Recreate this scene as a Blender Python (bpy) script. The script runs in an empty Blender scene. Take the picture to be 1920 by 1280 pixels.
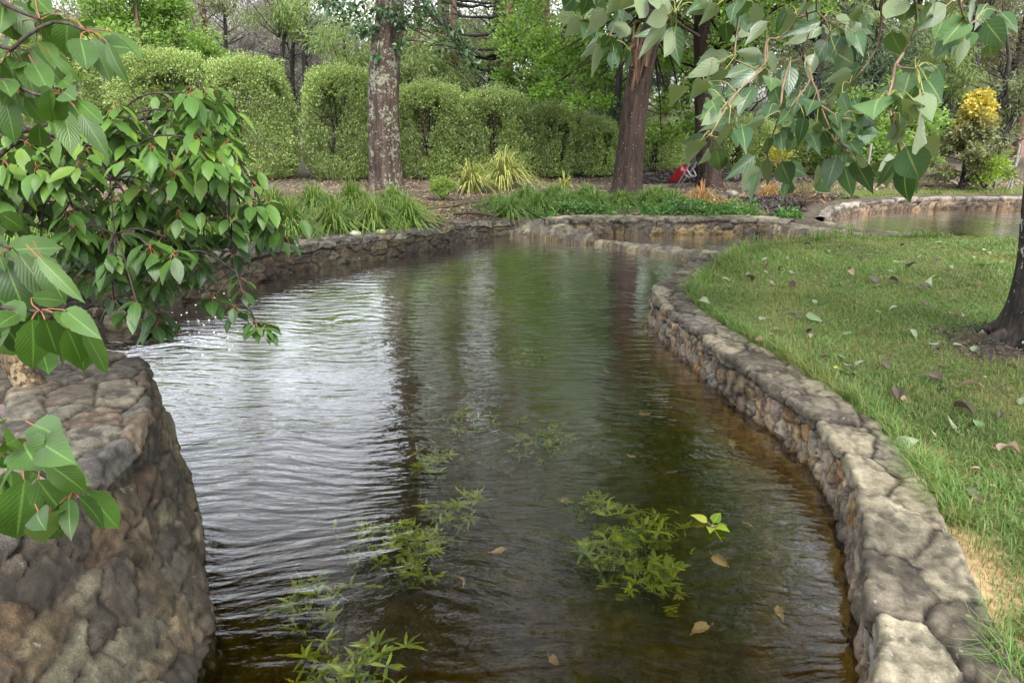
import bpy, math, random
import numpy as np
from mathutils import Vector
R = math.radians
rng = np.random.default_rng(7)
random.seed(7)
scn = bpy.context.scene
COL = scn.collection

# ---------------------------------------------------------------- camera, sky, sun, exposure
CAM_H, FPX, PITCH = 2.0, 1340.0, R(18)
cd = bpy.data.cameras.new('camera'); cam = bpy.data.objects.new('camera', cd); COL.objects.link(cam)
cam.location = (0, 0, CAM_H); cam.rotation_euler = (R(90) - PITCH, 0, 0)
cd.sensor_width = 36; cd.lens = 36 * FPX / 1920; cd.clip_start = .05; cd.clip_end = 1000
scn.camera = cam
world = bpy.data.worlds.new('World'); scn.world = world; world.use_nodes = True
wt = world.node_tree; wt.nodes.clear()
SUN_EL, SUN_AZ = R(55), R(160)
sky = wt.nodes.new('ShaderNodeTexSky'); sky.sky_type = 'NISHITA'; sky.sun_disc = False
sky.sun_elevation = SUN_EL; sky.sun_rotation = SUN_AZ; sky.dust_density = 3.0; sky.air_density = 1.2
hsv = wt.nodes.new('ShaderNodeHueSaturation'); hsv.inputs['Saturation'].default_value = .22; hsv.inputs['Value'].default_value = 1.6
bg = wt.nodes.new('ShaderNodeBackground'); bg.inputs[1].default_value = .15
wo = wt.nodes.new('ShaderNodeOutputWorld')
wt.links.new(sky.outputs[0], hsv.inputs['Color']); wt.links.new(hsv.outputs[0], bg.inputs[0]); wt.links.new(bg.outputs[0], wo.inputs[0])
sd = bpy.data.lights.new('sun', 'SUN'); sd.energy = .8; sd.angle = R(18); sd.color = (1, .96, .9)
sun = bpy.data.objects.new('sun', sd); COL.objects.link(sun)
sun.rotation_euler = (R(90) - SUN_EL, 0, math.pi - SUN_AZ)
scn.view_settings.view_transform = 'Standard'; scn.view_settings.look = 'None'
scn.view_settings.exposure = 1.35; scn.view_settings.gamma = 1
scn.render.engine = 'CYCLES'
cy = scn.cycles
cy.max_bounces = 7; cy.diffuse_bounces = 3; cy.glossy_bounces = 3; cy.transmission_bounces = 4; cy.transparent_max_bounces = 10
cy.volume_bounces = 0; cy.caustics_reflective = False; cy.caustics_refractive = True
cy.use_denoising = True; cy.sample_clamp_indirect = 6; cy.use_adaptive_sampling = True; cy.adaptive_threshold = 0.02

# ---------------------------------------------------------------- helpers
def ray(px, py):
    u = (px - 960) / FPX; v = (640 - py) / FPX
    return np.array([u, math.cos(PITCH) + v * math.sin(PITCH), -math.sin(PITCH) + v * math.cos(PITCH)])
def ground_at(px, py, z=.28):
    d = ray(px, py); t = (z - CAM_H) / d[2]; return np.array([0, 0, CAM_H]) + d * t
def at(px, py, Y):
    """world point on the sight line of a photo pixel at forward distance Y"""
    d = ray(px, py); return np.array([0, 0, CAM_H]) + d * (Y / d[1])

def fade(t): return t * t * (3 - 2 * t)
_T = np.random.default_rng(3).random((256, 256))
def vn(x, y):
    xi = np.floor(x).astype(int); yi = np.floor(y).astype(int); fx = fade(x - xi); fy = fade(y - yi)
    a = _T[xi & 255, yi & 255]; b = _T[(xi + 1) & 255, yi & 255]; c = _T[xi & 255, (yi + 1) & 255]; d = _T[(xi + 1) & 255, (yi + 1) & 255]
    return (a * (1 - fx) + b * fx) * (1 - fy) + (c * (1 - fx) + d * fx) * fy
def fbm(x, y, o=4):
    s = 0; a = .5; n = 0
    for i in range(o):
        s = s + a * vn(x * 2 ** i + 17 * i, y * 2 ** i + 5 * i); n += a; a *= .5
    return s / n

class MB:
    """collects vertices, faces (quads/tris), uv and a colour; builds ONE mesh"""
    def __init__(s): s.V = []; s.F = []; s.U = []; s.n = 0; s.M = []; s.mi = 0
    def add(s, V, F, U=None):
        V = np.asarray(V, float); F = np.asarray(F, int)
        s.V.append(V); s.F.append(F + s.n); s.M.append(np.full(len(F), s.mi)); s.U.append(np.zeros((len(V), 2)) if U is None else np.asarray(U, float)); s.n += len(V)
    def tube(s, pts, rad, n=7, cap=True):
        pts = np.asarray(pts, float); m = len(pts); rad = np.broadcast_to(np.asarray(rad, float), (m,))
        t = np.gradient(pts, axis=0); t /= np.linalg.norm(t, axis=1)[:, None] + 1e-9
        ref = np.array([.31, .17, .93]) if abs(t[0][2]) < .8 else np.array([.93, .31, .17])
        a = np.cross(t, ref); a /= np.linalg.norm(a, axis=1)[:, None]; b = np.cross(t, a)
        th = np.linspace(0, 2 * math.pi, n, endpoint=False)
        V = pts[:, None] + rad[:, None, None] * (np.cos(th)[None, :, None] * a[:, None] + np.sin(th)[None, :, None] * b[:, None])
        V = V.reshape(-1, 3); i = np.arange(m - 1)[:, None] * n; j = np.arange(n)[None]; k = (j + 1) % n
        F = np.stack([i + j, i + k, i + n + k, i + n + j], -1).reshape(-1, 4)
        L = np.concatenate([[0], np.cumsum(np.linalg.norm(np.diff(pts, axis=0), axis=1))])
        U = np.stack([np.tile(th / 6.283, m), np.repeat(L, n)], -1)
        s.add(V, F, U)
        if cap:
            for row, e, fl in ((0, pts[0], 1), (m - 1, pts[-1], 0)):
                Vc = np.vstack([V[row * n:(row + 1) * n], e[None]]); jj = np.arange(n); kk = (jj + 1) % n
                Fc = np.stack([jj, kk, np.full(n, n), np.full(n, n)], -1)
                s.add(Vc, Fc)
        return s
    def build(s, name, mat, parent=None, smooth=True, col=None):
        V = np.concatenate(s.V).astype(np.float32); F = np.concatenate(s.F); U = np.concatenate(s.U)
        o = make(name, V, F, mat if not isinstance(mat, (list, tuple)) else mat[0], parent, smooth, U, col)
        if isinstance(mat, (list, tuple)):
            for m_ in mat[1:]: o.data.materials.append(m_)
            o.data.polygons.foreach_set('material_index', np.concatenate(s.M).astype(np.int32))
        return o
    def use(s, k): s.mi = k; return s
def make(name, V, F, mat, parent=None, smooth=True, U=None, col=None):
    me = bpy.data.meshes.new(name); V = np.asarray(V, np.float32); F = np.asarray(F)
    tri = (F[:, 2] == F[:, 3]) if F.shape[1] == 4 else np.ones(len(F), bool)
    cnt = np.where(tri, 3, 4); tot = int(cnt.sum()); start = np.concatenate([[0], np.cumsum(cnt)[:-1]])
    keep = np.ones((len(F), F.shape[1]), bool)
    if F.shape[1] == 4: keep[tri, 3] = False
    loops = F[keep]
    me.vertices.add(len(V)); me.vertices.foreach_set('co', V.ravel())
    me.loops.add(tot); me.loops.foreach_set('vertex_index', loops.astype(np.int32))
    me.polygons.add(len(F)); me.polygons.foreach_set('loop_start', start.astype(np.int32)); me.polygons.foreach_set('loop_total', cnt.astype(np.int32))
    me.polygons.foreach_set('use_smooth', np.full(len(F), bool(smooth)))
    if U is not None:
        uv = me.uv_layers.new(name='uv'); uv.data.foreach_set('uv', np.asarray(U)[loops].astype(np.float32).ravel())
    if col is not None:
        ca = me.color_attributes.new('Col', 'FLOAT_COLOR', 'POINT'); c4 = np.ones((len(V), 4), np.float32); c4[:, :3] = col
        ca.data.foreach_set('color', c4.ravel())
    me.update(calc_edges=True)
    if mat: me.materials.append(mat)
    o = bpy.data.objects.new(name, me); COL.objects.link(o)
    if parent: o.parent = parent
    return o
def tag(o, label=None, cat=None, group=None, kind=None):
    if label: o['label'] = label
    if cat: o['category'] = cat
    if group: o['group'] = group
    if kind: o['kind'] = kind
    return o
def empty(name, loc=(0, 0, 0), label=None, cat=None, group=None, rz=0):
    o = bpy.data.objects.new(name, None); COL.objects.link(o); o.location = loc; o.rotation_euler = (0, 0, rz); o.empty_display_size = .1
    return tag(o, label, cat, group)
def copy_tree(o, loc, rz=0, sc=1, label=None):
    c = o.copy(); COL.objects.link(c); c.location = loc; c.rotation_euler = (0, 0, rz)
    c.scale = (sc, sc, sc) if not hasattr(sc, '__len__') else sc
    if label: c['label'] = label
    for ch in o.children:
        d = ch.copy(); COL.objects.link(d); d.parent = c
        for g in ch.children:
            e = g.copy(); COL.objects.link(e); e.parent = d
    return c
def smooth_path(P, ds):
    P = np.asarray(P, float); out = []
    Q = np.vstack([2 * P[0] - P[1], P, 2 * P[-1] - P[-2]])
    for i in range(1, len(Q) - 2):
        t = np.linspace(0, 1, 24, endpoint=False)[:, None]; a, b, c, d = Q[i - 1], Q[i], Q[i + 1], Q[i + 2]
        out.append(.5 * ((2 * b) + (c - a) * t + (2 * a - 5 * b + 4 * c - d) * t ** 2 + (3 * b - a - 3 * c + d) * t ** 3))
    out = np.vstack(out + [P[-1][None]])
    if ds is None: return out
    L = np.concatenate([[0], np.cumsum(np.linalg.norm(np.diff(out[:, :2], axis=0), axis=1))]); n = max(3, int(L[-1] / ds) + 1); s = np.linspace(0, L[-1], n)
    return np.stack([np.interp(s, L, out[:, k]) for k in range(P.shape[1])], -1)

# ---------------------------------------------------------------- materials
def newmat(name):
    m = bpy.data.materials.new(name); m.use_nodes = True; nt = m.node_tree; nt.nodes.clear(); return m, nt
class N:
    def __init__(s, nt): s.nt = nt
    def __call__(s, typ, ins=None, **kw):
        n = s.nt.nodes.new('ShaderNode' + typ)
        for k, v in kw.items(): setattr(n, k, v)
        for k, v in (ins or {}).items():
            if isinstance(v, bpy.types.NodeSocket): s.nt.links.new(v, n.inputs[k])
            else: n.inputs[k].default_value = v
        return n
    def ramp(s, fac, stops, interp='LINEAR'):
        n = s.nt.nodes.new('ShaderNodeValToRGB'); s.nt.links.new(fac, n.inputs[0]); cr = n.color_ramp; cr.interpolation = interp
        while len(cr.elements) < len(stops): cr.elements.new(.5)
        for e, (p, c) in zip(cr.elements, stops):
            e.position = p; e.color = (c, c, c, 1) if not hasattr(c, '__len__') else (*c, 1)
        return n.outputs[0]
    def mix(s, f, a, b, mode='MIX'):
        n = s.nt.nodes.new('ShaderNodeMix'); n.data_type = 'RGBA'; n.blend_type = mode
        for k, v in ((0, f), (6, a), (7, b)):
            if isinstance(v, bpy.types.NodeSocket): s.nt.links.new(v, n.inputs[k])
            else: n.inputs[k].default_value = v if k == 0 else (*v, 1) if len(v) == 3 else v
        return n.outputs[2]
    def math(s, op, a, b=0.0, c=None):
        n = s.nt.nodes.new('ShaderNodeMath'); n.operation = op
        for k, v in ((0, a), (1, b)) + (((2, c),) if c is not None else ()):
            if isinstance(v, bpy.types.NodeSocket): s.nt.links.new(v, n.inputs[k])
            else: n.inputs[k].default_value = v
        return n.outputs[0]
    def out(s, sh, vol=None):
        o = s.nt.nodes.new('ShaderNodeOutputMaterial'); 
        if sh is not None: s.nt.links.new(sh, o.inputs[0])
        if vol is not None: s.nt.links.new(vol, o.inputs[1])
def leafmat(name, cols, under=None, trans=.35, rough=.5, spec=.4, noise=0, veins=None, tcol=None, zcol=None, patch=None):
    """cols: colours picked leaf by leaf; under: underside colour; zcol: (z0, z1, cols2) colour change with height in the plant"""
    m, nt = newmat(name); n = N(nt)
    geo = n('NewGeometry'); tc = n('TexCoord')
    k = len(cols); c = n.ramp(geo.outputs['Random Per Island'], [((i + .5) / k, col) for i, col in enumerate(cols)])
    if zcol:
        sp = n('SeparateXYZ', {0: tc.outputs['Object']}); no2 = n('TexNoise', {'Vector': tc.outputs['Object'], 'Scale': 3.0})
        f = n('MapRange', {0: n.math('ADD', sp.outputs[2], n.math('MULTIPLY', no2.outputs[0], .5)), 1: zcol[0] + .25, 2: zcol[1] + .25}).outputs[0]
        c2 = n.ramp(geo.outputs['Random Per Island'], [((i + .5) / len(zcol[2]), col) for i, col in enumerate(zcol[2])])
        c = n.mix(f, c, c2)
    no = n('TexNoise', {'Vector': tc.outputs['Object'], 'Scale': noise or 1.2, 'Detail': 2.0})
    v = n('MapRange', {0: no.outputs[0], 1: .3, 2: .7, 3: .72, 4: 1.3}).outputs[0]
    c = n.mix(1.0, c, n('CombineColor', {0: v, 1: v, 2: v}).outputs[0], 'MULTIPLY')
    if patch:
        pn = n('TexNoise', {'Vector': tc.outputs['Object'], 'Scale': patch[0], 'Detail': 3.0, 'Roughness': .6}); c = n.mix(n('MapRange', {0: pn.outputs[0], 1: patch[2], 2: patch[2] + .13, 4: patch[3]}).outputs[0], c, patch[1])
    bump = None
    if veins:
        uv = n('UVMap'); sp = n('SeparateXYZ', {0: uv.outputs[0]})
        s_ = n.math('ABSOLUTE', n.math('MULTIPLY_ADD', sp.outputs[0], 2.0, -1.0)); t_ = sp.outputs[1]
        q = n.math('FRACT', n.math('MULTIPLY', n.math('SUBTRACT', t_, n.math('MULTIPLY', s_, veins[1])), veins[0]))
        w = n.math('ABSOLUTE', n.math('SUBTRACT', q, .5))
        line = n('MapRange', {0: w, 1: .0, 2: .16, 3: 1.0, 4: 0.0}).outputs[0]
        mid = n('MapRange', {0: s_, 1: .02, 2: .09, 3: 1.0, 4: 0.0}).outputs[0]
        al = n.math('MAXIMUM', n.math('MULTIPLY', line, .05), n.math('MULTIPLY', mid, .6))
        c = n.mix(al, c, veins[2])
        hump = n.math('ADD', n.math('MULTIPLY', w, 2.0), n.math('MULTIPLY', mid, -1.0))
        bump = n('Bump', {'Height': hump, 'Strength': .25, 'Distance': .0016}).outputs[0]
        sn = n('TexNoise', {'Vector': tc.outputs['Object'], 'Scale': 260.0}); 
        spk = n('MapRange', {0: sn.outputs[0], 1: .70, 2: .78}).outputs[0]
        c = n.mix(n.math('MULTIPLY', spk, .45), c, (.05, .045, .02))
    if under is not None: c = n.mix(geo.outputs['Backfacing'], c, under)
    pb = n('BsdfPrincipled', {'Base Color': c, 'Roughness': rough, 'Specular IOR Level': spec})
    if bump: nt.links.new(bump, pb.inputs['Normal'])
    tcn = n.mix(1.0, c, tcol or (1.5, 1.6, .6), 'MULTIPLY')
    tr = n('BsdfTranslucent', {'Color': tcn})
    mx = n('MixShader', {0: trans, 1: pb.outputs[0], 2: tr.outputs[0]}); n.out(mx.outputs[0]); return m
def barkmat(name, c1, c2, scale=8, stretch=.18, lichen=None, lich_cov=.56, spots=None, bump=.02):
    m, nt = newmat(name); n = N(nt); tc = n('TexCoord')
    mp = n('Mapping', {'Vector': tc.outputs['Object'], 'Scale': (1, 1, stretch)})
    no = n('TexNoise', {'Vector': mp.outputs[0], 'Scale': scale, 'Detail': 6.0, 'Roughness': .65})
    mu = n('TexNoise', {'Vector': mp.outputs[0], 'Scale': scale * 3, 'Detail': 3.0})
    f = n.math('MULTIPLY_ADD', mu.outputs[0], .35, n.math('MULTIPLY', no.outputs[0], .65))
    c = n.ramp(f, [(.36, tuple(x * .35 for x in c1)), (.5, c1), (.66, c2)])
    h = f
    if lichen:
        for i, (lc, sc, cov) in enumerate(lichen):
            ln = n('TexNoise', {'Vector': tc.outputs['Object'], 'Scale': sc, 'Detail': 4.0, 'Roughness': .6, 'Distortion': .4})
            big = n('TexNoise', {'Vector': tc.outputs['Object'], 'Scale': sc * .16})
            a = n('MapRange', {0: n.math('MULTIPLY_ADD', big.outputs[0], .45, n.math('MULTIPLY', ln.outputs[0], .75)), 1: cov, 2: cov + .02}).outputs[0]
            c = n.mix(a, c, lc)
    if spots:
        vo = n('TexVoronoi', {'Vector': tc.outputs['Object'], 'Scale': spots[1]}); 
        a = n('MapRange', {0: vo.outputs['Distance'], 1: .10, 2: .14, 3: 1., 4: 0.}).outputs[0]
        r_ = n.math('GREATER_THAN', n('SeparateColor', {0: vo.outputs['Color']}).outputs[0], .35)
        c = n.mix(n.math('MULTIPLY', a, r_), c, spots[0])
    bp = n('Bump', {'Height': h, 'Strength': .9, 'Distance': bump})
    pb = n('BsdfPrincipled', {'Base Color': c, 'Roughness': .85, 'Normal': bp.outputs[0], 'Specular IOR Level': .25}); n.out(pb.outputs[0]); return m
def vcolmat(name, rough=.85, scale=30, amp=.35, bump=.006, lichen=None, wet=False, fine=160):
    m, nt = newmat(name); n = N(nt); tc = n('TexCoord'); ca = n('VertexColor', layer_name='Col')
    no = n('TexNoise', {'Vector': tc.outputs['Object'], 'Scale': scale, 'Detail': 7.0, 'Roughness': .68})
    v = n('MapRange', {0: no.outputs[0], 1: .3, 2: .7, 3: 1 - amp, 4: 1 + amp}).outputs[0]
    f2 = n('TexNoise', {'Vector': tc.outputs['Object'], 'Scale': fine, 'Detail': 3.0, 'Roughness': .8})
    v2 = n('MapRange', {0: f2.outputs[0], 1: .35, 2: .65, 3: .78, 4: 1.22}).outputs[0]
    v = n.math('MULTIPLY', v, v2)
    c = n.mix(1.0, ca.outputs[0], n('CombineColor', {0: v, 1: v, 2: v}).outputs[0], 'MULTIPLY')
    if lichen:
        for lc, sc, cov in lichen:
            ln = n('TexNoise', {'Vector': tc.outputs['Object'], 'Scale': sc, 'Detail': 5.0, 'Roughness': .65})
            a = n('MapRange', {0: ln.outputs[0], 1: cov, 2: cov + .05}).outputs[0]
            c = n.mix(n.math('MULTIPLY', a, .7), c, lc)
    hh = n.math('MULTIPLY_ADD', f2.outputs[0], .3, no.outputs[0])
    bp = n('Bump', {'Height': hh, 'Strength': .8, 'Distance': bump})
    pb = n('BsdfPrincipled', {'Base Color': c, 'Roughness': rough, 'Normal': bp.outputs[0], 'Specular IOR Level': .3}); n.out(pb.outputs[0]); return m
def plain(name, c, rough=.5, metal=0, coat=0, noise=None):
    m, nt = newmat(name); n = N(nt); col = (*c, 1)
    pb = n('BsdfPrincipled', {'Roughness': rough, 'Metallic': metal, 'Coat Weight': coat})
    tc = n('TexCoord'); no = n('TexNoise', {'Vector': tc.outputs['Object'], 'Scale': noise or 12.0, 'Detail': 5.0})
    cc = n.ramp(no.outputs[0], [(.3, tuple(x * .7 for x in c)), (.7, tuple(min(1, x * 1.15) for x in c))]); nt.links.new(cc, pb.inputs['Base Color'])
    n.out(pb.outputs[0]); return m
#@@SETTING
# ---------------------------------------------------------------- walls: outlines
# each station: x, y of the top outer edge, height of the top, x, y of the water line, width
NEAR = [(-2.3, .1, .7, -1.7, .1, .6), (-1.95, .8, .7, -1.36, .8, .6), (-1.72, 1.45, .7, -1.17, 1.45, .58), (-1.65, 2.0, .7, -1.14, 2.05, .56), (-1.62, 2.55, .7, -1.30, 2.58, .56), (-1.67, 2.98, .7, -1.50, 3.02, .58),
        (-1.92, 3.52, .7, -1.8, 3.56, .6), (-2.12, 3.74, .7, -2.04, 3.84, .6), (-2.6, 3.92, .69, -2.55, 4.04, .6), (-3.4, 4.1, .66, -3.36, 4.24, .55), (-4.3, 4.6, .62, -4.2, 4.75, .5), (-4.8, 5.4, .58, -4.62, 5.45, .5),
        (-4.85, 6.1, .55, -4.7, 6.1, .48), (-4.55, 6.75, .52, -4.42, 6.68, .46), (-4.0, 7.35, .5, -3.93, 7.25, .45), (-3.45, 7.85, .45, -3.40, 7.76, .45), (-3.1, 8.55, .38, -3.05, 8.52, .45), (-2.85, 9.12, .32, -2.8, 9.06, .45),
        (-2.3, 9.62, .3, -2.27, 9.56, .45), (-1.7, 10.12, .3, -1.67, 10.06, .45), (-1.25, 10.5, .3, -1.21, 10.45, .45), (-.78, 11.2, .28, -.73, 11.15, .45), (-.4, 11.7, .25, -.36, 11.64, .45), (.05, 11.95, .22, .06, 11.88, .4)]
RIGHT = [(-.1, .1, .3, -.12, .1, .36), (.6, 1.0, .3, .58, 1.0, .36), (1.16, 1.81, .3, 1.13, 1.81, .38), (1.43, 2.43, .3, 1.4, 2.43, .36), (1.63, 2.99, .3, 1.6, 2.99, .32), (1.74, 3.40, .3, 1.71, 3.4, .3), (1.78, 3.80, .3, 1.75, 3.8, .3), (1.73, 4.2, .3, 1.70, 4.2, .33),
         (1.64, 4.6, .3, 1.61, 4.6, .35), (1.55, 5.1, .3, 1.52, 5.1, .33), (1.48, 5.6, .29, 1.45, 5.6, .3), (1.41, 6.2, .29, 1.38, 6.2, .3), (1.38, 6.65, .28, 1.35, 6.65, .33), (1.45, 7.1, .28, 1.42, 7.1, .35), (1.68, 7.6, .27, 1.65, 7.62, .35), (2.0, 8.2, .25, 1.96, 8.22, .35), (2.28, 8.8, .2, 2.25, 8.85, .4), (2.5, 9.35, .14, 2.45, 9.45, .45)]
def poly_of(st, a=.5): return [(s[0] * a + s[3] * (1 - a) + 0, s[1] * a + s[4] * (1 - a)) for s in st]
main_poly = poly_of(NEAR, .85) + [(.5, 11.75), (1.0, 11.3), (1.3, 11.0), (1.9, 10.55), (2.5, 10.0), (2.72, 9.75), (2.62, 9.45)] + poly_of(RIGHT, .85)[::-1]
pool_poly = [(.75, 11.75), (1.2, 11.28), (1.35, 11.1), (1.95, 10.7), (2.55, 10.2), (3.0, 9.92), (3.6, 10.2), (4.3, 10.55), (4.95, 10.85), (5.15, 11.05), (4.6, 11.6), (4.25, 11.98), (2.9, 12.05), (1.3, 11.95)]
far_poly = [(5.45, 11.7), (5.9, 11.15), (6.3, 10.75), (7.0, 10.5), (8.2, 10.35), (10, 10.3), (13, 10.6), (14, 12.5), (13, 14.9), (10.6, 15.15), (9.4, 15.15), (8.2, 14.95), (7.0, 14.4), (6.2, 13.6), (5.55, 12.6)]
lawn_poly = [(1.35, -1), (1.5, 1.7), (1.75, 2.4), (1.93, 3.0), (2.03, 3.4), (2.06, 4.05), (1.97, 4.65), (1.83, 5.4), (1.7, 6.2), (1.72, 6.9), (2.05, 7.7), (2.5, 8.4), (2.95, 9.1), (3.6, 9.75), (4.3, 10.1), (5.0, 10.45), (6.0, 10.35), (7.2, 10.1), (9, 10.0), (16, 10.0), (16, -1)]
lawn2_poly = [(6.0, 14.2), (7.0, 14.9), (8.2, 15.45), (10, 15.65), (14, 15.6), (17, 16), (17, 18), (8, 17.6), (5.8, 16.2)]
def inside(P, x, y):
    P = np.asarray(P); r = np.zeros(x.shape, bool); j = len(P) - 1
    for i in range(len(P)):
        xi, yi = P[i]; xj, yj = P[j]
        c = ((yi > y) != (yj > y)) & (x < (xj - xi) * (y - yi) / (yj - yi + 1e-12) + xi); r ^= c; j = i
    return r
def sdist(P, x, y):
    P = np.asarray(P, float); d = np.full(x.shape, 1e9)
    for i in range(len(P)):
        a = P[i]; b = P[(i + 1) % len(P)]; e = b - a; t = np.clip(((x - a[0]) * e[0] + (y - a[1]) * e[1]) / (e @ e), 0, 1)
        d = np.minimum(d, np.hypot(x - a[0] - t * e[0], y - a[1] - t * e[1]))
    return np.where(inside(P, x, y), -d, d)
def ground_z(x, y):
    """height of the dry ground"""
    z = .24 + .02 * (fbm(x * .7, y * .7) - .5)
    z = z + .3 * np.clip((-x - 1.9) / .5, 0, 1) * np.clip((4.6 - y) / .8, 0, 1)            # soil behind the near left wall
    z = z + .16 * np.clip((-x - 3.2) / 1.2, 0, 1) * np.clip((9 - y) / 2, 0, 1) * np.clip((y - 4) / .6, 0, 1)
    z = z + .3 * np.exp(-(((x - 5.3) / 1.7) ** 2 + ((y - 18.6) / .9) ** 2)) + .10 * np.exp(-(((x - 5.6) / .9) ** 2 + ((y - 13.9) / .8) ** 2))
    z = z + np.clip((y - 20) / 40, 0, 1) * 2.2 + .12 * np.clip((y - 15) / 5, 0, 1) * fbm(x * .5, y * .5)
    z = z + .02 * np.exp(-(((x - 3.9) / .7) ** 2 + ((y - 5.3) / .6) ** 2)) * 4
    return z
def terrain_z(x, y):
    g = ground_z(x, y); 
    d = np.minimum(np.minimum(sdist(main_poly, x, y), sdist(pool_poly, x, y)), sdist(far_poly, x, y))
    bed = -.50 + .08 * (fbm(x * 1.7, y * 1.7) - .5) + .36 * np.clip(1 + (d + .02) / .26, 0, 1) ** 1.3 * np.clip((x + .5) * 2, 0, 1) * (.8 + .4 * fbm(x * 4, y * 4)) * np.clip((9.6 - y) * 2, 0, 1) * (x < 2.6)
    k = fade(np.clip((d - .06) / .16, 0, 1)); 
    wall = fade(np.clip((d - .1) / .4, 0, 1)); g = np.where(d < .5, np.minimum(g, .12 + .16 * wall + .4 * np.clip(g - .3, 0, 1) * wall), g)
    return bed * (1 - k) + g * k, d

# ---------------------------------------------------------------- terrain
def axis(a, b, f0, f1, fine, coarse):
    lo = []; x = f0; s = fine
    while x > a: s = min(coarse, s * 1.12); x -= s; lo.append(x)
    hi = []; x = f1; s = fine
    while x < b: s = min(coarse, s * 1.12); x += s; hi.append(x)
    return np.array(lo[::-1] + list(np.arange(f0, f1, fine)) + [f1] + hi)
gx = axis(-90, 110, -5.5, 7.5, .05, 6); gy = axis(-30, 160, 0.5, 16.5, .05, 6)
GX, GY = np.meshgrid(gx, gy, indexing='ij'); GZ, GD = terrain_z(GX, GY)
nx, ny = GX.shape; idx = np.arange(nx * ny).reshape(nx, ny)
Fq = np.stack([idx[:-1, :-1], idx[1:, :-1], idx[1:, 1:], idx[:-1, 1:]], -1).reshape(-1, 4)
cx = GX.ravel()[Fq].mean(1); cyy = GY.ravel()[Fq].mean(1); cd_ = GD.ravel()[Fq].mean(1)
is_lawn = (inside(lawn_poly, cx, cyy) | inside(lawn2_poly, cx, cyy)) & (cd_ > .0)
is_bed = cd_ < .11
VV = np.stack([GX.ravel(), GY.ravel(), GZ.ravel()], -1)
X, Y = GX.ravel(), GY.ravel()
nz = fbm(X * 1.3, Y * 1.3)[:, None]; n2 = fbm(X * 6 + 9, Y * 6)[:, None]
mul = np.array([.075, .060, .043]) * (.55 + .9 * n2); 
gravel = np.array([.17, .145, .115]) * (.6 + .8 * n2)
pathm = np.clip(1 - np.abs(Y - 17.2 - .05 * X) / 1.3, 0, 1)[:, None] * np.clip(nz * 2.2 - .3, 0, 1)
mul = mul * (1 - pathm) + gravel * pathm
fl = np.clip((Y - 24) / 12, 0, 1)[:, None]; mul = mul * (1 - fl) + np.array([.09, .10, .045]) * (.6 + .8 * n2) * fl
soil = np.array([.13, .115, .05]) * (.7 + .6 * n2)
edge = np.abs(sdist([(1.5, 1.7), (1.75, 2.4), (1.93, 3.0), (2.03, 3.4), (2.03, 3.3)], X, Y))
bare_f = np.clip(1.15 - edge / .33, 0, 1)[:, None] * np.clip((fbm(X * 3.1, Y * 3.1)[:, None] - .38) * 6, 0, 1)
bare_t = np.clip(1.2 - np.hypot((X - 3.7) / .5, (Y - 5.1) / .38), 0, 1)[:, None]
soil = soil * (1 - bare_f) + np.array([.50, .33, .18]) * (.75 + .5 * n2) * bare_f
soil = soil * (1 - bare_t) + np.array([.085, .06, .045]) * (.6 + .8 * n2) * bare_t
bedc = np.array([.065, .060, .022]) * (.55 + .9 * n2)
dwall = np.clip(1.2 + GD.ravel() / .38, 0, 1)[:, None] ** 1.2 * ((X > -1) & (Y < 9.6) & (X < 2.6))[:, None]
bedc = bedc * (1 - dwall) + np.array([.42, .28, .09]) * (.6 + .8 * n2) * dwall
M_ground = vcolmat('ground', 1, 18, .5, .02, fine=70)
M_soil = vcolmat('soil', 1, 25, .35, .01)
M_bed = vcolmat('silt', 1, 9, .5, .02, fine=40)
def sub(name, mask, mat, col, kind='structure'):
    f = Fq[mask]; u, inv = np.unique(f, return_inverse=True); o = make(name, VV[u], inv.reshape(-1, 4), mat, None, True, None, np.clip(col[u], 0, 1)); o['kind'] = kind; return o
sub('pond_bed', is_bed, M_bed, bedc); sub('lawn', is_lawn & ~is_bed, M_soil, soil); sub('ground', ~is_lawn & ~is_bed, M_ground, mul)

# ---------------------------------------------------------------- water
m, nt = newmat('water'); n = N(nt); tc = n('TexCoord'); P = tc.outputs['Object']
wn = n('TexNoise', {'Vector': P, 'Scale': .8, 'Detail': 1.0})
off = n('VectorMath', {0: n('VectorMath', {0: wn.outputs['Color'], 1: (.5, .5, .5)}, operation='SUBTRACT').outputs[0], 'Scale': .55}, operation='SCALE').outputs[0]
warp = n('VectorMath', {0: P, 1: off}, operation='ADD').outputs[0]
def wnoise(sx, sy, rot, det, vec=warp):
    mp = n('Mapping', {'Vector': vec, 'Rotation': (0, 0, rot), 'Scale': (sx, sy, 1)})
    return n('TexNoise', {'Vector': mp.outputs[0], 'Scale': 1.0, 'Detail': det, 'Roughness': .5}).outputs[0]
w1 = wnoise(3.2, 12, R(-7), 1.2); w2 = wnoise(11, 34, R(9), 2.0); w3 = wnoise(20, 34, R(-28), 2.0); w4 = wnoise(1.0, 3.2, R(8), 1.0)
patch = n('MapRange', {0: n('TexNoise', {'Vector': P, 'Scale': .9, 'Detail': 2.0}).outputs[0], 1: .38, 2: .62, 3: .6, 4: 1.1}).outputs[0]
h = n.math('MULTIPLY_ADD', w1, .0115, n.math('MULTIPLY_ADD', w2, .0030, n.math('MULTIPLY', w3, .0016)))
h = n.math('MULTIPLY_ADD', w4, .004, n.math('MULTIPLY', h, patch))
bp = n('Bump', {'Height': h, 'Strength': 1.0, 'Distance': 1.0})
fr = n('Fresnel', {'IOR': 1.34, 'Normal': bp.outputs[0]})
gl = n('BsdfGlossy', {'Roughness': .02, 'Normal': bp.outputs[0], 'Color': (1, 1, 1, 1)})
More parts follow.
